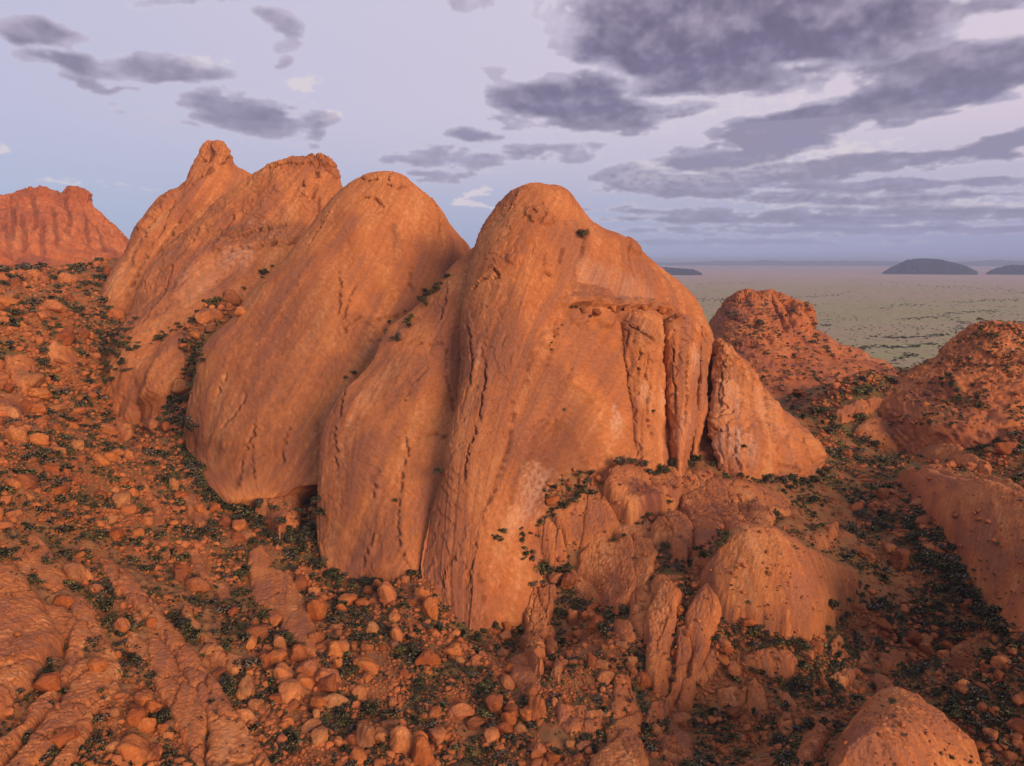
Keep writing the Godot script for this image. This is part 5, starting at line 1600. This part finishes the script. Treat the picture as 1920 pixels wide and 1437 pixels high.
func plants() -> void:
	var tones := [Color(0.135, 0.138, 0.080), Color(0.180, 0.182, 0.082), Color(0.215, 0.185, 0.145)]
	for t in 3:
		for k in 3:
			crowns.append(leaf_mesh(900, t * 3 + k, 0.065, tones[t], 1.6))
	for k in 3:
		stems.append(stem_mesh(k, 1.1))
	var named := [[1094, 438, 26, 0, "dark bush growing out of a crack near the top of the central dome"], [570, 890, 30, 2, "grey green tree at the foot of the wide dome, left of the black cleft"], [590, 902, 26, 0, "dark tree beside the grey green one at the black cleft"], [742, 938, 13, 1, "single green bush on the smooth flank fin"],
		[822, 884, 20, 0, "dark bush in the crease between flank fin and central dome"], [1240, 868, 26, 0, "large dark bush under the columned face"], [1262, 866, 20, 0, "second large bush under the columned face"], [1165, 856, 18, 0, "bush beside the block stack at the great wall"], [1015, 1055, 36, 1, "broad leafy tree in the hollow below the great wall"],
		[1360, 1005, 30, 0, "tall dark tree in the cleft above the great whaleback"], [1348, 1022, 24, 0, "dark tree lower down in the cleft above the great whaleback"], [1414, 1180, 20, 2, "grey shrub under the streaked front of the great whaleback"], [1398, 1183, 18, 0, "dark round shrub at the west foot of the great whaleback"],
		[1455, 1205, 30, 0, "wide dark shrub at the foot of the great whaleback"], [1500, 1208, 26, 0, "dark shrub further along the great whaleback's foot"], [1416, 1210, 20, 2, "pale grey shrub on the gravel below the great whaleback"], [1058, 770, 12, 2, "grey bush clinging to the middle of the great wall"],
		[1225, 772, 10, 0, "tiny dark bush on the second column"], [1560, 1135, 26, 0, "dark shrub at the east end of the great whaleback"], [1740, 1050, 34, 0, "dark tree at the foot of the dark eastern whaleback"], [1770, 1066, 36, 0, "widest dark tree along the dark eastern whaleback"], [1862, 1180, 34, 1, "green tree at the lower end of the dark eastern whaleback"],
		[1640, 1287, 18, 0, "small dark bush above the bald foreground dome"], [1672, 1316, 15, 0, "dark bush on the crown of the bald foreground dome"], [464, 1245, 40, 2, "large grey leafless shrub left of the big boulder heap"], [430, 1290, 36, 0, "dark green shrub beside the longest rib"], [340, 1176, 34, 0, "dark shrub in the hollow right of the longest rib"],
		[196, 1140, 34, 0, "big dark shrub between the left ribs"], [8, 1040, 34, 0, "dark bush at the left edge among the red slabs"], [305, 1345, 36, 0, "dark bush right of the egg boulder group"], [495, 1155, 26, 1, "bright green bush on the pinkish slab's left"], [685, 1070, 24, 0, "dark tree at the foot of the flank fin"],
		[770, 1075, 28, 0, "dark tree in the cleft between fin and central dome"], [600, 1055, 30, 0, "dark tree left of the flank fin's foot"], [235, 1247, 17, 2, "brown bush on the broken sheet near the ribs"], [190, 1295, 13, 1, "small round green bush alone on the ribbed slab"], [640, 1340, 30, 0, "dark shrub among boulders near the bottom"],
		[700, 1330, 34, 0, "large dark shrub above the tallest boulder"], [765, 1215, 24, 0, "dark shrub in the scree under the flank fin"], [1085, 1130, 24, 0, "dark shrub under the large orange slab"], [1135, 1175, 30, 0, "dark shrub at the lower tip of the large orange slab"], [1170, 1145, 26, 0, "dark shrub right of the large orange slab's tip"]]
	for b in named:
		bush_at(b[0], b[1], b[2], b[4], "", b[3], "tree" if String(b[4]).contains(" tree ") else "bush")
	# rows of shrubs in the seams of the rock: [line, how many, size in the photo, spread, where they grow]
	var rows := [[[[740, 640], [775, 580], [800, 552], [835, 520]], 30, 13, 5, "the seam between wide dome and flank fin"], [[[645, 705], [690, 690], [700, 660], [735, 600]], 9, 9, 4, "the lower seam of the wide dome"],
		[[[235, 655], [270, 648], [310, 628], [350, 605], [400, 590]], 44, 11, 4, "the foot of the streaked slab dome"], [[[455, 540], [490, 515], [510, 500]], 8, 10, 4, "the high gully behind the wide dome"],
		[[[368, 655], [362, 690], [352, 730], [330, 760], [300, 780]], 70, 13, 7, "the gully beside the wide dome's apron"], [[[340, 770], [352, 840], [370, 890], [410, 930], [450, 950], [490, 985]], 200, 19, 11, "the edge of the wide dome's apron"],
		[[[500, 1000], [540, 1010], [580, 1010], [590, 940]], 44, 22, 14, "the foot of the broken columns"], [[[590, 1070], [640, 1075], [690, 1090], [720, 1105]], 36, 18, 8, "the foot of the flank fin"],
		[[[925, 1010], [960, 1000], [1010, 985], [1060, 950], [1090, 920], [1110, 890]], 60, 13, 4, "the diagonal ledge under the great wall"], [[[965, 1010], [990, 1040], [1020, 1070], [1070, 1075]], 34, 18, 10, "the hollow below the great wall"],
		[[[1140, 862], [1190, 860], [1230, 868], [1280, 862], [1310, 850]], 40, 14, 6, "the terrace under the columned face"], [[[1150, 1015], [1190, 985], [1230, 960], [1262, 935]], 22, 10, 4, "the ledge under the stained boulder dome"],
		[[[1068, 572], [1085, 576]], 3, 9, 2, "the upper ledge of the central dome"], [[[1080, 588], [1110, 592], [1125, 590]], 7, 9, 2, "the grassy ledge above the columns"], [[[1030, 660], [1040, 640], [1048, 618], [1056, 600]], 9, 6, 3, "the rubble seam left of the columns"],
		[[[1300, 1060], [1330, 1030], [1350, 1010]], 8, 16, 5, "the cleft above the great whaleback"], [[[1400, 870], [1450, 880], [1500, 900], [1540, 890]], 50, 13, 9, "the foot of the shoulder buttress"], [[[1395, 1180], [1450, 1195], [1510, 1210], [1570, 1165], [1600, 1125]], 20, 16, 5, "the foot of the great whaleback"],
		[[[1690, 970], [1740, 1030], [1790, 1080], [1830, 1140], [1880, 1180]], 80, 22, 10, "the foot of the dark eastern whaleback"], [[[1790, 745], [1840, 760], [1900, 765]], 16, 14, 7, "the hollow below the eastern hill"], [[[1780, 720], [1800, 740], [1760, 700]], 10, 13, 6, "the west side of the eastern hill"],
		[[[890, 1200], [910, 1180], [930, 1160]], 9, 20, 6, "the foot of the central dome"], [[[215, 600], [200, 650], [215, 700]], 90, 12, 16, "the slope west of the slab dome"], [[[1240, 1075], [1275, 1050], [1290, 1100]], 8, 14, 6, "the cleft of the cracked ribs"],
		[[[1258, 1280], [1262, 1220], [1270, 1180]], 8, 12, 3, "the dark cleft beside the long fin"], [[[200, 1160], [240, 1220], [265, 1265]], 16, 15, 7, "the trough between the left ribs"], [[[1105, 1390], [1140, 1360], [1180, 1330]], 9, 13, 3, "the diagonal line above the pale slabs"]]
	for row in rows:
		var line: Array = row[0]
		var first: Array = line[0]
		var last: Array = line[-1]
		var end := ("upper" if first[1] < last[1] else "lower") if absf(first[1] - last[1]) > absf(first[0] - last[0]) else ("left" if first[0] < last[0] else "right")
		var spots := []
		for k in row[1]:
			spots.append(rng.randf())
		spots.sort()
		var count := 0
		for k in row[1]:
			var t: float = spots[k] * (line.size() - 1)
			var i := mini(int(t), line.size() - 2)
			var q: Vector2 = Vector2(line[i][0], line[i][1]).lerp(Vector2(line[i + 1][0], line[i + 1][1]), t - i) + Vector2(rng.randfn(), rng.randfn()) * row[3]
			if k % maxi(2, int(row[1]) / 12) == 0 and count < 14:
				var kind: int = [0, 0, 0, 1, 2][rng.randi() % 5]
				bush_at(q.x, q.y, row[2] * rng.randf_range(0.8, 1.35), "%s %s shrub from %s end along %s" % [ORDINALS[count], ["dark green", "olive green", "grey"][kind], end, row[4]], "shrubs along " + String(row[4]), kind)
				count += 1
			else:
				row_bushes.append([q, row[2] * rng.randf_range(0.6, 1.1)])


const ORDINALS := ["first", "second", "third", "fourth", "fifth", "sixth", "seventh", "eighth", "ninth", "tenth", "eleventh", "twelfth", "thirteenth", "fourteenth", "fifteenth", "sixteenth", "seventeenth", "eighteenth", "nineteenth", "twentieth"]
var row_bushes := []


func zone(u: float, v: float) -> String:
	if v < 760 and u < 420: return "the high left slope behind the scree"
	if u < 420 and v < 1010: return "the left scree below the slab domes"
	if u < 420: return "the troughs between the lower left ribs"
	if u < 900 and v < 1110: return "the foot of the wide dome and the fin"
	if u < 900: return "the lower scree below the two central domes"
	if u < 1330 and v < 1110: return "the ledges under the great wall"
	if u < 1330: return "the grassy hollow in the lower middle"
	if v < 880: return "the hillside across the eastern valley"
	return "the grassy eastern slope"


func loose() -> void:
	var rocks := []
	var shrubs := []
	var tufts := []
	var tuft_tint := PackedColorArray()
	for q in row_bushes:
		var got := foot(q[0].x, q[0].y)
		if got[0].y > -9000.0: shrubs.append([got[0], q[1], q[0].x, q[0].y])
	for k in 190000:
		var u := rng.randf_range(-230, 2150)
		var v := 478.0 + rng.randf() * 1150.0
		var roll := rng.randf()
		var size := rng.randf()
		var got := pick(u, v)
		var hill: bool = got[1] == 2 and u > 1330.0 and v < 800.0 and v > 560.0 and (u > 1500.0 or v < 770.0) and got[0].distance_to(EYE) > 440.0
		if (got[1] == 2 and not hill) or got[0].y < -9000.0: continue
		var p: Vector3 = got[0]
		if hill:
			if roll < 0.6 and rng.randf() < 0.5 + n_patch.get_noise_2d(p.x * 1.2, p.z * 1.2) * 2.0: shrubs.append([p, 2.6 / pow(size + 0.06, 0.5), u, v])
			elif roll > 0.93: rocks.append([p, 1.0 / pow(size + 0.03, 0.5), u, v])
			continue
		if p.z < -1000.0: continue
		var dist := p.distance_to(EYE)
		var east := sstep(1230, 1500, u)
		var high := sstep(700, 520, v)
		var veg := n_patch.get_noise_2d(p.x * 1.6 + 300.0, p.z * 1.6) * 1.5 + 0.30 + 0.02 * east - high * 0.15
		if roll > 0.5 and rng.randf() < bedrock(p.x, p.z) * 0.75: continue
		var heap := n_patch.get_noise_2d(p.x * 2.4 - 80.0, p.z * 2.4) * 1.6 + 0.75 + 0.05 * east
		if got[1] == 1:
			if roll > 0.984 and veg > 0.45 and v > 640.0: shrubs.append([p, 4.0 / pow(size + 0.05, 0.4), u, v])
			if roll < 0.03: rocks.append([p, 1.2 / pow(size + 0.02, 0.42), u, v])
			continue
		if roll < 0.44:
			if rng.randf() < veg * 1.3 + 0.30 - 0.12 * east: shrubs.append([p, minf(4.2 / pow(size + 0.012, 0.44), 22.0), u, v])
		elif roll < 0.56:
			if rng.randf() < veg + 0.2:
				var s := rng.randf_range(0.3, 0.75) * (0.6 + dist / 700.0)
				tufts.append(Transform3D(Basis(Vector3.UP, rng.randf() * TAU).scaled(Vector3(s * 1.5, s * 0.7, s * 1.5)), p))
				tuft_tint.append(Color(0.15, 0.13, 0.05).lerp(Color(0.09, 0.10, 0.035), rng.randf()))
		elif rng.randf() < heap:
			rocks.append([p, minf(1.3 / pow(size + 0.004, 0.5), 16.0) * (1.0 - 0.25 * east), u, v])
	rocks.sort_custom(func(x, y): return x[1] > y[1])
	shrubs.sort_custom(func(x, y): return x[1] > y[1])
	var singles := 0
	var rest := []
	var rest_tint := []
	for k in pebble_shapes.size():
		rest.append([])
		rest_tint.append(PackedColorArray())
	for r in rocks:
		var p: Vector3 = r[0]
		var s: float = r[1] * p.distance_to(EYE) / LENS
		var b := Basis.from_euler(Vector3(rng.randf_range(-0.4, 0.4), rng.randf() * TAU, rng.randf_range(-0.4, 0.4))) * Basis.from_scale(Vector3(s * rng.randf_range(0.85, 1.45), s * rng.randf_range(0.7, 1.15), s))
		var t := Transform3D(b, p + Vector3(0, s * rng.randf_range(0.1, 0.4), 0))
		if singles < 205 and r[2] > 4 and r[2] < 1916 and r[3] < 1432:
			singles += 1
			var tone := rng.randi() % boulder_mats.size()
			var o := put("boulder", boulder_shapes[rng.randi() % boulder_shapes.size()], boulder_mats[tone])
			o.transform = t
			var sx := b.x.length() / s
			var form: String = "flat" if b.y.length() / s < 0.82 else "long" if sx > 1.25 else "upright" if b.y.length() / s > 1.03 else "rounded"
			tag(o, lies("%s %s %s boulder" % ["large" if r[1] > 9.0 else "mid sized" if r[1] > 7.0 else "small", form, ["orange", "greyish orange", "reddish brown", "tawny", "brown"][tone]], r[2], r[3]), "boulder", "loose boulders in " + zone(r[2], r[3]))
		else:
			var i := rng.randi() % pebble_shapes.size()
			rest[i].append(t)
			rest_tint[i].append(Color(1.12, 1.02, 0.95).lerp(Color(0.72, 0.70, 0.72), rng.randf()) * rng.randf_range(0.82, 1.2))
	for i in pebble_shapes.size():
		for k in rest[i].size():
			var host: Transform3D = rest[i][k]
			var hs := host.basis.x.length()
			if hs > 0.36 and rng.randf() < 0.97:
				for c in 5:
					var a := rng.randf() * TAU
					var q := host.origin + Vector3(cos(a), 0, sin(a)) * hs * rng.randf_range(1.1, 4.2)
					var s := hs * rng.randf_range(0.25, 0.6)
					q.y = ground(q.x, q.z) + s * 0.3
					rest[i].append(Transform3D(Basis.from_euler(Vector3(rng.randf_range(-0.5, 0.5), rng.randf() * TAU, 0)) * Basis.from_scale(Vector3(s * 1.3, s * 0.9, s)), q))
					rest_tint[i].append(rest_tint[i][k])
	for i in pebble_shapes.size():
		scatter("rubble", pebble_shapes[i], M.boulder, rest[i], rest_tint[i], "countless smaller boulders and rubble covering the slopes")
	singles = 0
	var tones := [Color(0.138, 0.138, 0.080), Color(0.185, 0.182, 0.084), Color(0.220, 0.188, 0.145), Color(0.155, 0.152, 0.100)]
	var low := []
	var low_tint := []
	for k in 4:
		low.append([])
		low_tint.append(PackedColorArray())
	for r in shrubs:
		var p: Vector3 = r[0]
		var s: float = r[1] * 0.5 * p.distance_to(EYE) / LENS
		var t := Transform3D(Basis(Vector3.UP, rng.randf() * TAU).scaled(Vector3(s * rng.randf_range(0.9, 1.4), s * rng.randf_range(0.7, 1.0), s)), p)
		if singles < 90 and r[2] > 4 and r[2] < 1916 and r[3] < 1432:
			singles += 1
			var kind := rng.randi() % 9
			var o := put("bush", crowns[kind], M.leaf)
			o.transform = t
			tag(o, lies("%s %s bush" % ["large" if r[1] > 17.0 else "mid sized", ["dark green", "olive green", "dry grey"][kind / 3]], r[2], r[3]), "bush", "bushes in " + zone(r[2], r[3]))
		else:
			var i := rng.randi() % 4
			low[i].append(t)
			low_tint[i].append(Color(1, 1, 1) * rng.randf_range(0.8, 1.25))
	for i in 4:
		scatter("shrubs", leaf_mesh(230, 30 + i, 0.125, tones[i], 1.25), M.leaf, low[i], low_tint[i], "small shrubs dotted between the rocks of the slopes")
	scatter("grass", leaf_mesh(26, 44, 0.22, Color(1, 1, 1), 0.7), M.leaf, tufts, tuft_tint, "tufts of dry and green grass among the rubble")
